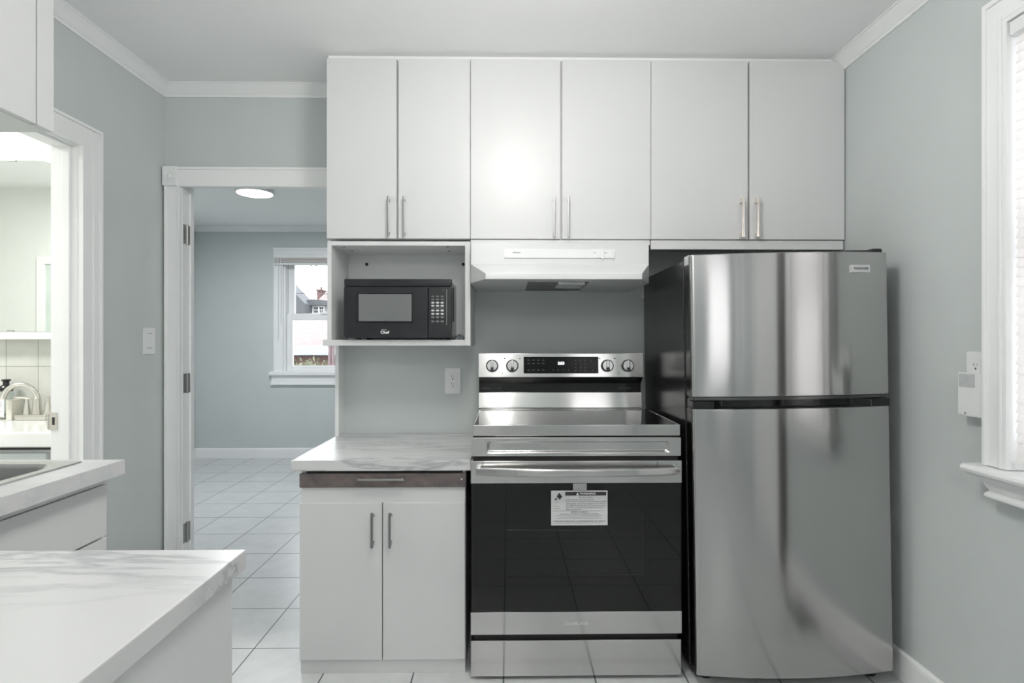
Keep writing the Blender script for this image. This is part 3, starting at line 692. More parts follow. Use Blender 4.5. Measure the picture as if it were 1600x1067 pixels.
# oven door
dz1, dzg1, dzg0, dz0 = rz(719.5), rz(754.5), rz(955), rz(990)
od = box('oven_door', 'oven_glass', rg, rx0 + .001, rx1 - .002, RY - .003, RY + .002, dzg0 - .001, dzg1 + .001)
box('upper_band', 'range_steel', od, rx0 - .001, rx1, RY - .004, RY + .035, dzg1, dz1, bev=.002)
box('lower_band', 'range_steel', od, rx0 - .001, rx1, RY - .004, RY + .035, dz0, dzg0, bev=.002)
wx0, wx1, wz0, wz1 = rxp(793), rxp(1009), rz(905), rz(793)
# black inner door with a window hole
bl = MB()
bl.box(rx0 + .002, wx0, RY + .006, RY + .034, dzg0, dzg1).box(wx1, rx1 - .003, RY + .006, RY + .034, dzg0, dzg1).box(wx0, wx1, RY + .006, RY + .034, dzg0, wz0).box(wx0, wx1, RY + .006, RY + .034, wz1, dzg1)
bl.build('inner_frame', 'shadowgap', od)
cav = MB()
cav.box(wx0 - .02, wx0 - .001, RY + .036, RY + .16, wz0 - .02, wz1 + .02).box(wx1 + .001, wx1 + .02, RY + .036, RY + .16, wz0 - .02, wz1 + .02)
cav.box(wx0 - .02, wx1 + .02, RY + .036, RY + .16, wz0 - .02, wz0 - .001).box(wx0 - .02, wx1 + .02, RY + .036, RY + .16, wz1 + .001, wz1 + .02)
cav.box(wx0 - .02, wx1 + .02, RY + .16, RY + .17, wz0 - .02, wz1 + .02)
M['oven_liner'] = mottled('oven_liner_enamel', (0.30, 0.30, 0.31), (0.36, 0.36, 0.37), 20, 0.35)
cav.build('oven_liner', 'oven_liner', od)
for (pa, pb, py, yy) in ((793, 1009, 828, .04), (930, 1000, 844, .10), (793, 985, 875, .05)):
    a_, b_ = at(pa, py, RY + yy), at(pb, py, RY + yy)
    MB().cyl((max(a_.x, wx0 - .001), RY + yy, a_.z), (min(b_.x, wx1), RY + yy, b_.z), .0016, 8).build('rack_bar', 'chrome', od)
# bowed handle
hm = MB(); N = 24; zc = .7565
ha, hb_ = rxp(743) + .003, rxp(1060) - .004
front, back = [], []
for i in range(N + 1):
    u = i / N; x = ha + (hb_ - ha) * u; bow = .030 * (1 - (2 * u - 1) ** 2)
    front.append((x, RY - .034 - bow)); back.append((x, RY - .018 - bow))
hm.prism(front + back[::-1], 'z', zc - .014, zc + .014)
bmesh.ops.bevel(hm.bm, geom=[e for e in hm.bm.edges if abs(e.verts[0].co.z - e.verts[1].co.z) < 1e-6], offset=.0065, segments=4, affect='EDGES', profile=.5)
for q in (ha, hb_ - .016): hm.box(q, q + .016, RY - .034, RY - .003, zc - .014, zc + .014, .002)
hm.build('door_handle', 'range_steel', od)
# packing tape bits round the handle
for p in (754, 1026):
    q = rxp(p)
    MB().box(q - .001, q + .004, RY - .0052, RY - .003, .766, .786).build('clear_tape', 'clear', od)
MB().text('SAMSUNG', rxp(901), RY - .0045, rz(973.5), .0135, width=.082).build('lettering', 'badge', od)
# warning label with its strip of tape
wl = box('warning_label', 'paper', rg, rxp(861), rxp(949), RY - .0046, RY - .0032, rz(820), rz(766), bev=.0005)
wl['label'] = 'white printed warning sticker on the oven glass'
lx = lambda u: rxp(861 + u); lz = lambda v_: rz(766 + v_)
yl = RY - .0049
ik = MB()
ik.box(lx(22), lx(86), yl - .0002, yl + .0004, lz(7.5), lz(1.8))
ik.prism([(lx(12.5), lz(3)), (lx(17.5), lz(9)), (lx(13.5), lz(14)), (lx(8.6), lz(9))], 'y', yl - .0002, yl + .0004)
ik.prism([(lx(5), lz(14.6)), (lx(8), lz(10.5)), (lx(9.6), lz(14.4))], 'y', yl - .0002, yl + .0004)
for txt, cx_, v_, sz, wd in (('Tip-Over Hazard', 54, 10.6, .0065, 21), ('A child or adult can tip the range and be killed.', 45, 14.1, .005, 44), ('Verify the anti-tip device has been properly installed', 54, 17.0, .005, 62),
                         ('and engaged. Follow the installation instructions.', 54, 20.2, .005, 62), ('Re-engage the anti-tip device if the range is moved.', 54, 23.3, .005, 62), ('Failure to follow these instructions can result in', 52, 26.4, .005, 58),
                         ('death or serious burns.', 35, 29.5, .005, 24), ('BEFORE YOU BEGIN', 44, 33.4, .006, 25), ('Read these instructions completely and carefully.', 44, 36.3, .005, 61),
                         ('CONSUMER INFORMATION : THE INSTALLER SHALL NOT REMOVE', 44, 47.6, .006, 81)):
    ik.text(txt, lx(cx_), yl, lz(v_), sz, .0004, width=(lx(wd) - lx(0)))
ik.build('printing', 'ink', wl)
fn = MB()
for a_, b_, v_ in ((7, 79, 39), (12, 76, 41.3), (7, 80, 43.5), (7, 77, 50.2), (2.5, 12, 24), (3.5, 14, 27.5), (5, 12, 18), (2.5, 84, 31.3)):
    fn.box(lx(a_), lx(b_), yl, yl + .0003, lz(v_ + .35), lz(v_ - .1))
fn.build('fine_print', 'ink_grey', wl)
hw = MB().text('WARNING', lx(57), yl - .0005, lz(4.7), .0095, .0004, width=(lx(25) - lx(0)), bold=.0002)
hw.prism([(lx(39), lz(6.8)), (lx(43.5), lz(6.8)), (lx(41.25), lz(2.6))], 'y', yl - .0006, yl)
hw.build('heading', 'ink_white', wl)
MB().box(rxp(895), rxp(916.5), RY - .0052, RY - .0040, rz(767), rz(755), .0003).build('tape_strip', 'tape', rg)
# storage drawer
dd = MB().box(rx0 - .001, rx1 - .001, RY + .0, RY + .05, rz(1056), rz(1000), .003)
dd.build('storage_drawer', 'range_steel', rg)
box('drawer_gap', 'shadowgap', rg, rx0 + .01, rx1 - .01, RY + .02, RY + .05, rz(1001), rz(989))
# backguard
bgY = 2.53
MB().prism([(2.527, .9195), (2.5265, .923), (2.536, .988), (2.541, .991), (2.655, .991), (2.655, .9195)], 'x', -.1315, .6005).build('backguard', 'range_steel', rg)
box('base_gap', 'shadowgap', rg, -.131, .600, 2.529, 2.655, .905, .9195)
box('rear_rim', 'range_steel', rg, -.128, .598, 2.5205, 2.5265, .911, .9166, bev=.001)
g2 = MB().box(-.131, .6000, bgY + .016, 2.655, .985, 1.030)
g2.build('backguard_vent', 'black_glossy', rg)
hs = MB().prism([(2.505, 1.060), (bgY + .014, 1.029), (2.655, 1.029), (2.655, 1.060)], 'x', -.1305, .6005)
hs.build('control_underside', 'dark_steel', rg)
vm = MB()
for a_, b_ in ((.495, .555), (-.118, -.085), (-.045, -.035)): vm.box(a_, b_, bgY + .0145, bgY + .018, 1.006, 1.0085)
vm.build('vent_mark', 'ink_faint', rg)
T = Matrix.Translation((0, 2.50, 1.0595)) @ Matrix.Rotation(math.radians(-4.5), 4, 'X')
def onpanel(mb): return mb.xf(T)
pz = lambda v_: v_ - 1.0595
cpn = MB().box(-.1325, .6035, 0, .10, 0, .1055, .002)
cpn.bm.verts.ensure_lookup_table()
onpanel(cpn); panel = cpn.build('control_panel', 'range_steel', rg)
ds = onpanel(MB().box(.0687, .4013, -.0012, .001, .0165, .0905, .001)).build('display', 'display_glass', rg)
onpanel(MB().text('3:53', ax(876.5, 2.51), -.0017, .0612, .0175, width=.0285, bold=.0006)).build('clock_digits', 'digit', ds)
im = MB()
for (pxs, pyv) in (((826, 833.5, 841, 848.5), 561.5), ((826, 833.5, 841, 848.5), 566.5), ((826, 833.5, 841, 848.5), 577), ((864, 871.5, 880, 888), 577), ((899, 907, 914), 562), ((899, 907, 914), 568), ((899, 907, 914), 573), ((899, 907, 914, 926), 577.5), ((924,), 563)):
    for p in pxs:
        zz = pz(az(pyv, 2.51)) - .003; xx = ax(p, 2.51)
        im.box(xx - .006 if p < 860 else xx - .003, xx + .006 if p < 860 else xx + .003, -.0015, 0, zz - .0022, zz + .0022)
onpanel(im).build('printed_symbols', 'ink_faint', ds)
def knob(x, z):
    k = onpanel(MB().lathe((x, 0, z), [(.0275, 0), (.0275, -.010), (.0262, -.012), (0, -.012)], 32, 'y')).build('knob', 'black_plastic', rg)
    c = MB().lathe((x, 0, z), [(.0232, -.010), (.0230, -.018), (.0218, -.020), (0, -.020)], 32, 'y')
    c.box(x - .0055, x + .0055, -.030, -.012, z - .008, z + .0228, .002)
    onpanel(c).build('knob_cap', 'chrome', k)
    onpanel(MB().box(x - .0068, x + .0068, -.0302, -.012, z - .0245, z - .0085, .002)).build('knob_pointer', 'black_plastic', k)
for p in (769, 800.5, 949.5, 981.5): knob(ax(p, 2.49), .0505)
pm = MB()
for p, v_ in ((788.5, .083), (812.2, .083), (937, .083), (960.5, .083)):
    pm.lathe((ax(p, 2.505), 0, v_), [(.0032, .0), (.0032, -.0012), (0, -.0012)], 12, 'y')
for p in (785, 966.5): pm.lathe((ax(p, 2.505), 0, .017), [(.002, 0), (.002, -.0012), (0, -.0012)], 10, 'y')
pm.box(.572, .598, -.0005, 0, .0085, .0095)
onpanel(pm).build('panel_mark', 'ink', rg)

# ------------------------------------------------------------------ refrigerator
fx0, fx1 = .668, 1.371
fg = thing('refrigerator', (fx0, 2.05, 0), 'stainless top-freezer refrigerator with black sides standing by the right wall', 'refrigerator')
YD = 1.983
def door_plan(x0, x1, bow=.034, yb=2.045, r=.008):
    pts = []; N = 36
    us = [0, .0012, .003, .006, .010, .016] + [.02 + .96 * i / N for i in range(N + 1)] + [.984, .990, .994, .997, .9988, 1]
    for u in us:
        x = x0 + (x1 - x0) * u
        y = YD - bow * (1 - (2 * u - 1) ** 2)
        e = min(x - x0, x1 - x)
        if e < r: y += r - math.sqrt(max(0, r * r - (r - e) ** 2))
        pts.append((x, y))
    # extra points for rounded corners
    return pts + [(x1, yb), (x0, yb)]
box('body', 'fridge_side', fg, fx0 - .004, fx1 + .001, 2.055, 2.655, .03, 1.512, bev=.004)
box('gasket', 'white_plastic', fg, fx0 + .006, fx1 - .006, 2.045, 2.056, .06, 1.505)
def fdoor(name, z0, z1):
    mb = MB().prism(door_plan(fx0, fx1), 'z', z0, z1)
    es = [e for e in mb.bm.edges if abs(e.verts[0].co.z - e.verts[1].co.z) < 1e-6]
    bmesh.ops.bevel(mb.bm, geom=es, offset=.0025, segments=2, affect='EDGES', profile=.5)
    return mb.build(name, 'steel', fg)
fd = fdoor('freezer_door', 1.020, 1.522)
ld = fdoor('fridge_door', .036, .977)
for d_, z0, z1 in ((fd, 1.022, 1.520), (ld, .038, .975)):
    MB().box(fx0 - .0012, fx0 + .001, 1.993, 2.046, z0, z1, .0005).box(fx1 - .001, fx1 + .0012, 1.993, 2.046, z0, z1, .0005).build('door_side', 'dark_steel', d_)  # dark plates over the steel sides, a dark reflection put into the colour
# pale corner cap on the left end of the freezer door
MB().box(fx0 - .002, fx0 + .004, 2.00, 2.046, 1.490, 1.523, .002).build('corner_cap', 'badge', fd)
# lower lip of the freezer door
MB().prism([(x, y + .002) for x, y in door_plan(fx0 + .003, fx1 - .003)], 'z', 1.0085, 1.0185).build('lower_lip', 'dark_steel', fd)
# black handle trim with pocket at the top of the fridge door
pts = []; N = 60
for i in range(N + 1):
    u = i / N; x = fx0 + .001 + (fx1 - fx0 - .002) * u
    y = YD - .034 * (1 - (2 * u - 1) ** 2)
    t_ = min(max((u - .09) / .07, 0), 1) * min(max((.93 - u) / .14, 0), 1)
    t_ = t_ * t_ * (3 - 2 * t_)
    pts.append((x, y + .034 * t_))
MB().prism(pts + [(fx1 - .001, 2.045), (fx0 + .001, 2.045)], 'z', .9775, 1.0045).build('handle_trim', 'black_glossy', ld)
MB().prism(door_plan(fx0 + .003, fx1 - .003), 'z', .9772, .9785).build('trim_edge', 'black_plastic', ld)
# badge
bx = ax(1354, 1.967); bzz = az(424.8, 1.967, 1354)
ang = math.radians(8.6)
Tb = Matrix.Translation((bx, 1.9625, bzz)) @ Matrix.Rotation(ang, 4, 'Z')
bdm = MB().box(-.036, .036, -.003, .012, -.013, .013, .0015).xf(Tb).build('badge', 'badge', fd)
MB().text('FRIGIDAIRE', 0, -.0034, 0, .0105, width=.058, bold=.0002).xf(Tb).build('badge_lettering', 'ink', bdm)
MB().box(fx1 - .14, fx1 - .012, 2.00, 2.11, 1.522, 1.533, .004).box(fx1 - .05, fx1 - .012, 1.99, 2.06, 1.520, 1.537, .006).build('hinge_cover', 'black_plastic', fg)
MB().box(fx1 - .10, fx1 - .012, 1.985, 2.05, 1.006, 1.019, .003).build('middle_hinge', 'hinge', fg)
MB().box(fx0 + .01, fx1 - .01, 2.03, 2.08, .012, .045, .003).build('base_grille', 'black_plastic', fg)
for fx_ in (fx0 + .05, fx1 - .05):
    MB().lathe((fx_, 2.05, -.002 if fx_ < 1 else -.010), [(.022, 0), (.024, .004), (.024, .012), (.012, .016), (.012, .05)], 16).build('foot', 'black_plastic', fg)
fg.rotation_euler = (0, math.radians(-.95), 0)
fg.location.z = .0015

# ------------------------------------------------------------------ wall fittings
sw = thing('light_switch', (XL, 2.5625, 1.221), 'white rocker light switch on the wall between the two doorways', 'switch')
box('plate', 'white_plastic', sw, XL, XL + .006, 2.522, 2.602, 1.161, 1.281, bev=.003)
MB().box(XL, XL + .009, 2.545, 2.579, 1.190, 1.254, .002).build('rocker', 'white_plastic', sw)
MB().box(XL, XL + .0075, 2.546, 2.578, 1.1875, 1.1895).box(XL, XL + .0075, 2.546, 2.578, 1.2545, 1.2565).build('gap', 'ink_grey', sw)
def duplex(o, mk):
    """two sockets on a decora plate in local coords (u right, v up, d out)"""
    mk(MB(), [(-.0375, .0375, 0, .006, -.061, .061, .003)]).build('plate', 'white_plastic', o)
    mk(MB(), [(-.017, .017, 0, .0078, -.034, .034, .0015)]).build('receptacle', 'white_plastic', o)
    for v0 in (.0175, -.0175):
        mk(MB(), [(-.0075, -.0055, 0, .0082, v0 + .001, v0 + .009, 0), (.0050, .0066, 0, .0082, v0 + .002, v0 + .008, 0), (-.0025, .0025, 0, .0082, v0 - .0095, v0 - .0045, .0005)]).build('socket_hole', 'ink', o)
ox, oz = -.262, 1.0311
o1 = thing('power_outlet', (ox, YB, oz), 'white power outlet on the grey wall above the marble-look countertop', 'outlet')
def mk1(mb, L):
    for u0, u1, d0, d1, v0, v1, bv in L: mb.box(ox + u0, ox + u1, YB - d1, YB - d0, oz + v0, oz + v1, bev=bv)
    return mb
duplex(o1, mk1)
oy2, oz2 = 1.690, 1.125
o2 = thing('power_outlet', (XR, oy2, oz2), 'white power outlet on the right wall above the plug-in detector', 'outlet')
def mk2(mb, L):
    for u0, u1, d0, d1, v0, v1, bv in L: mb.box(XR - d1, XR - d0, oy2 - u1, oy2 - u0, oz2 + v0, oz2 + v1, bev=bv)
    return mb
duplex(o2, mk2)
dt = thing('gas_detector', (XR, 1.674, 1.055), 'white plug-in detector with a grey panel, plugged in below the right outlet', 'detector')
xd = 1.385
MB().prism([(xd, 1.124), (xd, 1.000), (xd + .004, .992), (XR - .010, .996), (XR - .010, 1.122)], 'y', 1.630, 1.7165).build('housing', 'white_plastic', dt)
MB().box(xd - .0008, xd + .002, 1.6545, 1.7135, 1.080, 1.120, .0005).build('panel', 'grey_lens', dt)
MB().lathe((xd, 1.690, 1.001), [(.003, .001), (.0028, -.001), (0, -.0012)], 10, 'x').build('indicator', 'ink_grey', dt)
MB().box(XR - .0105, XR - .006, 1.665, 1.700, 1.085, 1.105).build('plug', 'white_plastic', dt)

# ------------------------------------------------------------------ left side: wall cabinet, sink counter, near counter
wc = thing('wall_cabinet', (-1.46, 1.0, 1.80), 'white wall cabinet at upper left, hanging over the sink counter', 'cabinet')
wz = 1.816
box('carcass', 'cabinet', wc, XL + .001, -1.318, .45, 1.632, wz, ZC - .06, bev=.001)
box('filler', 'cabinet', wc, -1.3175, -1.300, 1.575, 1.632, wz, ZC - .062, bev=.0015)
box('door', 'cabinet', wc, -1.3175, -1.300, 1.02, 1.571, wz + .001, ZC - .062, bev=.0015)
box('door', 'cabinet', wc, -1.3175, -1.300, .455, 1.015, wz + .001, ZC - .062, bev=.0015)

sb = thing('sink_cabinet', (-1.3, 1.1, 0), 'white sink base cabinet under the steel sink along the left wall', 'cabinet')
cend = 1.440
M_ = MB().box(XL + .001, -1.035, .83, 1.4395, .0, .655).box(XL + .001, -1.035, .83, .8475, .655, .8795).box(XL + .001, -1.035, 1.422, 1.4395, .655, .8795).box(-1.0515, -1.035, .8475, 1.422, .655, .8795).box(XL + .001, XL + .012, .8475, 1.422, .655, .8795)
M_.build('carcass', 'cabinet', sb)
box('front_rail', 'cabinet', sb, -1.0345, -1.0165, .83, cend, .8595, .8795, bev=.001)
box('drawer_front', 'cabinet', sb, -1.0345, -1.0150, .83, cend, .7285, .8575, bev=.0015)
box('door', 'cabinet', sb, -1.0345, -1.0150, .83, cend, .10, .7235, bev=.0015)
sct = MB()
sy0, sy1, sx0_, sx1_ = .93, 1.4235, -1.555, -1.0575
# worktop with a cut-out for the sink
sct.box(XL + .001, sx0_ + .012, .822, 1.4486, .8815, .917).box(sx1_ - .012, -.9755, .822, 1.4486, .8815, .917).box(sx0_ + .012, sx1_ - .012, .822, sy0 + .012, .8815, .917).box(sx0_ + .012, sx1_ - .012, sy1 - .012, 1.4486, .8815, .917)
tag(sct.build('countertop', 'marble2', None, (-1.3, 1.1, .88)), 'white marble-look countertop along the left wall with the sink set in', 'countertop')
sk = thing('kitchen_sink', (-1.3, 1.18, .917), 'stainless drop-in sink set in the left-hand countertop', 'sink')
sm = MB(); loops = []
for (ins, rr, z) in ((0, .012, .9175), (.002, .012, .9205), (.024, .03, .9205), (.032, .05, .9185), (.036, .06, .908), (.045, .06, .76), (.075, .05, .735)):
    loops.append([sm.bm.verts.new((x, y, z)) for x, y in rrect(sx0_ + ins, sx1_ - ins, sy0 + ins, sy1 - ins, rr)])
for i in range(len(loops) - 1):
    k_ = len(loops[i])
    for k in range(k_): sm.bm.faces.new((loops[i][k], loops[i][(k + 1) % k_], loops[i + 1][(k + 1) % k_], loops[i + 1][k]))
sm.bm.faces.new(loops[-1]); bmesh.ops.recalc_face_normals(sm.bm, faces=sm.bm.faces)
for f_ in sm.bm.faces: f_.normal_flip()
sm.build('bowl', 'sink_steel', sk)
MB().lathe((-1.3, 1.17, .7355), [(.045, 0), (.045, .002), (.035, .003), (.03, 0)], 24).build('drain', 'chrome', sk)

nc = thing('peninsula_cabinet', (-1.0, .5, 0), 'white cabinet under the near marble-look countertop at lower left', 'cabinet')
box('carcass', 'cabinet', nc, XL + .001, -.403, -.3, .790, .0, .8885, bev=.001)
box('end_panel', 'cabinet', nc, -.4025, -.3855, -.3, .7935, 0, .8885, bev=.002)
nct = MB().box(XL + .001, -.3785, -.32, .8205, .8895, .917, .003)
tag(nct.build('countertop', 'marble', None, (-1.0, .5, .89)), 'white countertop with grey veins in the lower left foreground', 'countertop')

# ------------------------------------------------------------------ ceiling lamps
def lamp(loc, r, label):
    o = thing('ceiling_light', loc, label, 'ceiling light', None)
    MB().lathe(loc, [(r + .008, 0), (r + .008, -.028), (r + .002, -.034), (r - .004, -.034), (r - .004, -.02)], 40).build('rim', 'white_plastic', o)
    MB().lathe(loc, [(r - .003, -.02), (r - .003, -.036), (r * .7, -.046), (0, -.050)], 40).build('diffuser', 'lamp', o)
lamp((-2.0, 4.48, ZC), .135, 'round flush ceiling light glowing in the room beyond the doorway')
lamp((.03, 1.20, ZC), .15, 'round flush ceiling light over the middle of the kitchen floor')
lamp((-.1, -1.3, ZC), .15, 'added round ceiling light at the rear of the kitchen, unseen, for fill')  # added fixture for the rear fill lamp
lamp((-2.75, 1.75, ZC), .16, 'round flush ceiling light on the bathroom ceiling')

# ------------------------------------------------------------------ bathroom seen through the left doorway
VY = 2.69
vn = thing('bathroom_vanity', (-2.4, 2.5, 0), 'grey vanity with a white basin top in the bathroom at left', 'vanity')
box('cabinet', 'vanity', vn, -3.0, -1.80, 2.275, VY, 0, .79, bev=.003)
tp = MB().box(-3.01, -1.79, 2.24, VY, .800, .862, .008, 3).build('basin_top', 'porcelain', vn)
box('top_gap', 'shadowgap', vn, -3.0, -1.80, 2.265, VY, .788, .802)
box('drawer', 'vanity', vn, -2.95, -1.83, 2.258, 2.275, .55, .775, bev=.003)
fc = thing('faucet', (-2.2, 2.61, .862), 'brushed nickel faucet with a high arched spout on the white basin', 'faucet')
FY = 2.60
fxp = lambda p: ax(p, FY)
fzp = lambda p: az(p, FY, 50)
MB().box(fxp(30), fxp(78), FY - .028, FY + .028, .862, fzp(646.5), .006).build('base_plate', 'nickel', fc)
col = [(fxp(57.8), FY, .872), (fxp(57.8), FY, fzp(630)), (fxp(58.5), FY, fzp(622))]
MB().lathe((fxp(57.8), FY, 0), [(.019, .874), (.018, .90), (.0145, fzp(624)), (.0145, fzp(622)), (.012, fzp(621))], 20).build('column', 'nickel', fc)
arc = []
c0, c1 = fxp(59), fxp(19.5); cz = fzp(622); rx_ = (c0 - c1) / 2
for k in range(15):
    a_ = math.pi * k / 14
    arc.append(((c0 + c1) / 2 + rx_ * math.cos(a_), FY - .05 * (k / 14), cz + (fzp(597) - cz - .008) * math.sin(a_)))
MB().tube(arc, .011, 14, [.0115 - .002 * math.sin(math.pi * k / 14) + .0015 * (k / 14) for k in range(15)]).build('spout', 'nickel', fc)
for p, s_ in ((42, -1), (74.5, 1)):
    hh = MB().lathe((fxp(p), FY, 0), [(.0165, .872), (.0165, .880), (.010, fzp(632)), (.0075, fzp(626)), (.0085, fzp(623)), (.004, fzp(621.5))], 18)
    if s_ < 0: hh.tube([(fxp(48), FY, fzp(623)), (fxp(40), FY - .004, fzp(621.5)), (fxp(25), FY - .012, fzp(620.5))], .005, 10, [.0035, .006, .0055])
    else: hh.tube([(fxp(71), FY, fzp(632)), (fxp(75), FY, fzp(625)), (fxp(79), FY - .01, fzp(620))], .004, 10, [.0035, .005, .005])
    hh.build('handle', 'nickel', fc)
SY = 2.636
sp = thing('soap_bottle', (ax(5, SY), SY, .862), 'clear soap bottle with a black pump beside the bathroom faucet', 'bottle')
sx_ = lambda p: ax(p, SY); sz_ = lambda p: az(p, SY, 10)
MB().box(sx_(-7), sx_(16), SY - .03, SY + .03, .8625, sz_(611), .010, 3).build('body', 'clear', sp)
MB().box(sx_(-6), sx_(15), SY - .029, SY + .029, .8635, .885, .009, 3).build('liquid', 'beige', sp)
lb = MB().box(sx_(-6.5), sx_(15.3), SY - .0312, SY - .0300, sz_(650), sz_(623)).build('paper_label', 'ink_white', sp)
lm = MB()
for v_, a_, b_ in ((627.5, 3, 12), (630, 0, 13), (633, 0, 13), (638.5, 1, 8), (641, 0, 12)): lm.box(sx_(a_), sx_(b_), SY - .0318, SY - .0312, sz_(v_ + .5), sz_(v_ - .4))
lm.build('label_print', 'ink_grey', lb)
cxb = sx_(9.5)
MB().lathe((cxb, SY, 0), [(.026, sz_(610.5)), (.027, sz_(605)), (.022, sz_(602.5)), (.012, sz_(601)), (.012, sz_(596)), (.018, sz_(594.5)), (.018, sz_(592.8)), (.004, sz_(592))], 20).box(sx_(3), cxb, SY - .006, SY + .006, sz_(595), sz_(593.3), .002).build('pump', 'black_plastic', sp)
tag(MB().box(ax(16.6, 2.60), ax(25.5, 2.60), 2.575, 2.630, .8625, az(624, 2.6, 20), .003).build('soap_box', 'beige', None, (ax(21, 2.6), 2.60, .8625)), 'small beige box standing between soap bottle and faucet', 'box')
mrz0, mrz1 = az(518, 2.675, 40), az(251, 2.675, 40)
mr = thing('bathroom_mirror', (-2.5, 2.68, mrz0), 'large frameless wall mirror above the bathroom basin', 'mirror')
box('glass', 'mirror', mr, -3.0, -1.80, 2.675, 2.690 + .009, mrz0, mrz1)
MB().box(ax(12, 2.67), ax(24, 2.67), 2.670, 2.676, mrz1 - .004, mrz1 + .006, .001).box(ax(10, 2.67), ax(20, 2.67), 2.670, 2.676, mrz0 - .002, mrz0 + .006, .001).build('clip', 'hinge', mr)
tag(MB().box(-3.0, -1.80, 2.62, 2.699, mrz0 - .036, mrz0 - .003, .004).build('mirror_ledge', 'trim', None, (-2.4, 2.66, mrz0 - .03)), 'narrow white ledge under the bathroom mirror', 'ledge')
# bathroom window that the mirror reflects
bw = MB(); x0_, x1_, z0_, z1_ = -3.60, -2.95, 1.20, 1.82
bw.box(x0_ - .06, x0_, .90, .925, z0_ - .06, z1_ + .06, .003).box(x1_, x1_ + .06, .90, .925, z0_ - .06, z1_ + .06, .003).box(x0_, x1_, .90, .925, z0_ - .06, z0_, .003).box(x0_, x1_, .90, .925, z1_, z1_ + .06, .003)
win4 = struct(bw.build('window_4', 'trim'))
M['frosted'] = mottled('frosted_green_pane', (0.58, 0.66, 0.62), (0.64, 0.72, 0.68), 6, 0.25)
MB().box(x0_, x1_, .901, .912, z0_, z1_).build('pane', 'frosted', win4)

# ------------------------------------------------------------------ outdoors beyond the far window
GZ = -.9
struct(MB().box(-40, 30, FARY + .2, 60, GZ - .2, GZ).build('ground', 'grass'))
def opx(p, y): return ax(p, y)
# garage roof and wall close by
gy = 13.0
ga = thing('garage', (-4.8, 15, GZ), 'low garage with a pinkish brown roof seen through the lower window pane', 'building')
ze = az(541, gy, 480); zr = az(493, gy + 3.0, 480)
MB().prism([(gy, ze), (gy + 3.0, zr), (gy + 6.0, ze), (gy + 6.0, ze - .12), (gy, ze - .12)], 'x', -9.0, opx(560, gy)).build('roof', 'roof', ga)
MB().box(-9.0, opx(560, gy), gy - .05, gy, ze - .20, ze + .02).build('fascia', 'siding', ga)
MB().box(-8.8, opx(556, gy), gy + .3, gy + 5.7, GZ, ze - .10).build('wall', 'siding', ga)
MB().box(-8.8, opx(556, gy), gy + .26, gy + .3, GZ, az(556, gy + .3, 480)).build('brick_base', 'brick', ga)
# bush
bu = bmesh.new()
rnd = random.Random(3)
for k in range(650):
    a_ = rnd.uniform(0, 2 * math.pi); q = rnd.uniform(.3, 1); e_ = rnd.uniform(-.2, 1.3)
    c = Vector((math.cos(a_) * q * math.cos(e_) * .75, math.sin(a_) * q * math.cos(e_) * .6, .62 + math.sin(e_) * q * .62))
    s_ = rnd.uniform(.03, .07)
    u_ = Vector((rnd.uniform(-1, 1), rnd.uniform(-1, 1), rnd.uniform(-1, 1))).normalized(); v_ = u_.orthogonal().normalized()
    n_ = u_.cross(v_) * s_ * .25
    bu.faces.new([bu.verts.new(c + u_ * s_ - n_ * .3), bu.verts.new(c + v_ * s_ * .5 + n_), bu.verts.new(c - u_ * s_ - n_ * .3), bu.verts.new(c - v_ * s_ * .5 + n_)])
by = 11.0; bxp = opx(487, by)
bs = thing('shrub', (bxp, by, GZ), 'leafy shrub growing in front of the garage, seen through the far window', 'shrub')
mb = MB(); mb.bm.free(); mb.bm = bu
bmesh.ops.scale(bu, vec=Vector((.95, .9, az(556, by, 480) - GZ)), verts=bu.verts); bmesh.ops.scale(bu, vec=Vector((1, 1, .82)), verts=bu.verts)
bmesh.ops.translate(bu, vec=Vector((bxp, by, GZ)), verts=bu.verts)
mb.build('foliage', 'leaf', bs)
st = MB()
for k in range(5): st.tube([(bxp + .03 * k - .06, by, GZ), (bxp + .12 * k - .25, by + .05 * (k - 2), GZ + .7)], .02, 6, [.022, .01])
st.build('stem', 'wood_red', bs)
# wooden rail frame at the right of the window
ry = 10.0
rf = thing('garden_trellis', (opx(519, ry), ry, GZ), 'pale reddish wooden post frame standing at the right of the far window', 'trellis')
zt_ = az(541, ry, 520)
for p0, p1 in ((512, 515.5), (518, 520.5)):
    MB().tube([(opx(p0, ry), ry, GZ), (opx(p1, ry), ry, zt_)], .028, 8).build('post', 'wood_red', rf)
MB().box(opx(512, ry), opx(560, ry), ry - .03, ry + .03, zt_, zt_ + .06, .005).build('top_rail', 'wood_red', rf)
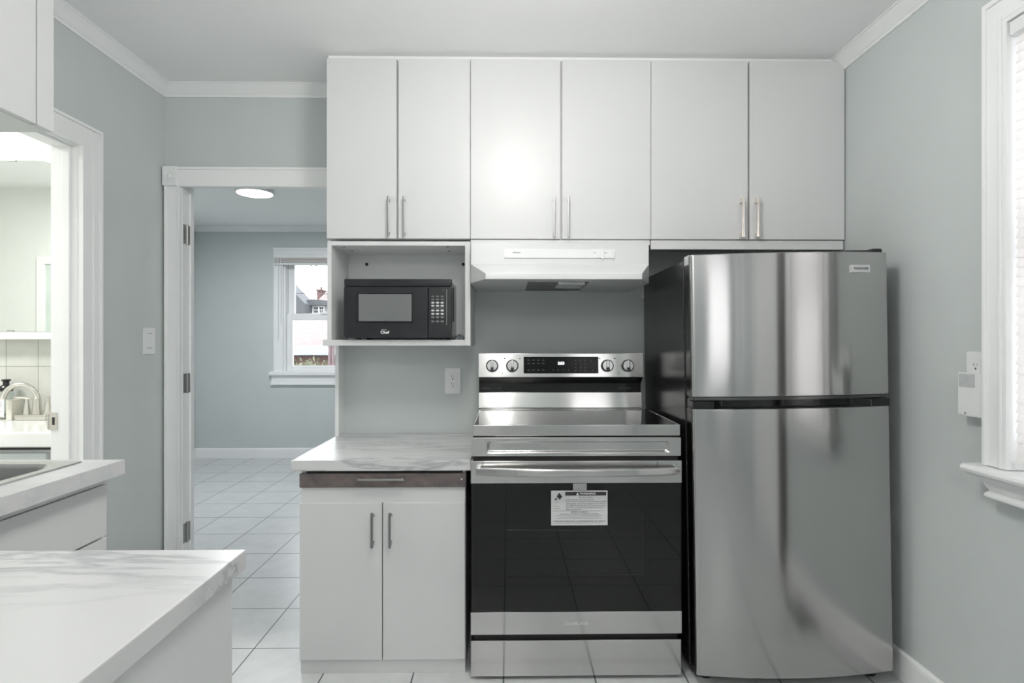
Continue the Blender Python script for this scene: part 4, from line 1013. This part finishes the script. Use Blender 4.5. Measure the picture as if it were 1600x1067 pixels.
# house with dormer and chimney
hy = 24.0
ho = thing('house', (-8.0, hy + 3, GZ), 'two-storey house with white dormer and brick chimney seen through upper pane', 'building')
ze = az(478, hy, 480); zr = az(452, hy + 3, 510)
MB().box(-16, -2, hy + .3, hy + 7, GZ, ze).build('wall', 'siding', ho)
MB().prism([(opx(440, hy), az(492, hy)), (opx(466, hy), az(446, hy)), (opx(496, hy), az(478, hy)), (opx(496, hy), az(492, hy))], 'y', hy - 1.5, hy - .2).build('grey_gable', 'roof_grey', ho)
MB().prism([(hy, ze - .1), (hy + 3.5, zr + .35), (hy + 7, ze - .1)], 'x', opx(484, hy), -2).build('roof', 'roof', ho)
dmy = hy - .6
MB().box(opx(478, dmy), opx(545, dmy), dmy, hy + 2, az(494, dmy), az(476, dmy)).build('dormer_wall', 'siding', ho)
MB().prism([(opx(466, dmy - .3), az(478, dmy)), (opx(468, dmy - .3), az(474.5, dmy)), (opx(486, dmy - .3), az(468, dmy)), (opx(550, dmy - .3), az(475, dmy)), (opx(550, dmy - .3), az(478, dmy))], 'y', dmy - .3, hy + 2).build('dormer_roof', 'roof_grey', ho)
for p in (482, 491, 499.5):
    wf = MB().box(opx(p, dmy), opx(p + 7.6, dmy), dmy - .06, dmy, az(490, dmy), az(478.5, dmy)).build('window', 'trim', ho)
    g_ = MB()
    for i in range(2):
        for j in range(2):
            g_.box(opx(p + .9 + i * 3.1, dmy), opx(p + 3.5 + i * 3.1, dmy), dmy - .075, dmy - .06, az(484 + j * 5, dmy), az(480 + j * 5, dmy))
    g_.build('pane', 'roof_grey', wf)
cyy = hy + 3.2
MB().box(opx(495, cyy), opx(502.5, cyy), cyy, cyy + .6, az(470, cyy), az(453, cyy)).build('chimney', 'brick', ho)
MB().box(opx(494, cyy), opx(503.5, cyy), cyy - .1, cyy + .7, az(454.5, cyy), az(452.5, cyy)).cyl((opx(499, cyy), cyy + .3, az(453, cyy)), (opx(499, cyy), cyy + .3, az(448, cyy)), .05, 10).build('chimney_cap', 'brick', ho)
up = thing('utility_pole', (-16.0, 22, GZ), 'utility pole carrying the dark power lines that cross the window sky', 'power line')
MB().tube([(-16, 22, GZ), (-16, 22, 8.5)], .14, 12, [.16, .11]).build('pole', 'wood_red', up)
MB().box(-17.2, -14.8, 21.92, 22.08, 7.6, 7.75).build('crossarm', 'wood_red', up)
for (p0, y0, p1, y1, yy, e) in ((440, 457, 560, 459, 16, (-16, 22, 4.2)), (478, 411, 540, 441, 15, (-15, 22, 7.8)), (486, 411, 548, 441, 15.2, (-16.9, 22, 7.8))):
    a_, b_ = at(p0, y0, yy), at(p1, y1, yy)
    MB().tube([Vector(e), a_, (a_ + b_) / 2 - Vector((0, 0, .02)), b_, b_ + (b_ - a_) * 3], .011, 6).build('power_line', 'wire', up)
# small white wall boxes in the gap between hood and refrigerator
q0, q1 = at(1002.5, 466, 2.67), at(1011.5, 447, 2.67)
tag(MB().box(q0.x, q1.x, 2.66, YB, q0.z, q1.z, .002).build('junction_box', 'white_plastic', None, (q0.x, YB, q0.z)), 'small white wall box under the right end of the range hood', 'wall box')
# floor register by the right wall (mirrored in the refrigerator door)
fr_ = thing('floor_register', (1.30, 1.42, 0), 'dark metal floor register near the right baseboard, mirrored in the refrigerator door', 'vent')
MB().box(1.245, 1.375, 1.27, 1.54, 0, .004, .001).build('frame', 'black_plastic', fr_)
gm = MB()
for k in range(12): gm.box(1.26, 1.36, 1.285 + k * .0205, 1.297 + k * .0205, .003, .006, .001)
gm.build('grille', 'pewter', fr_)
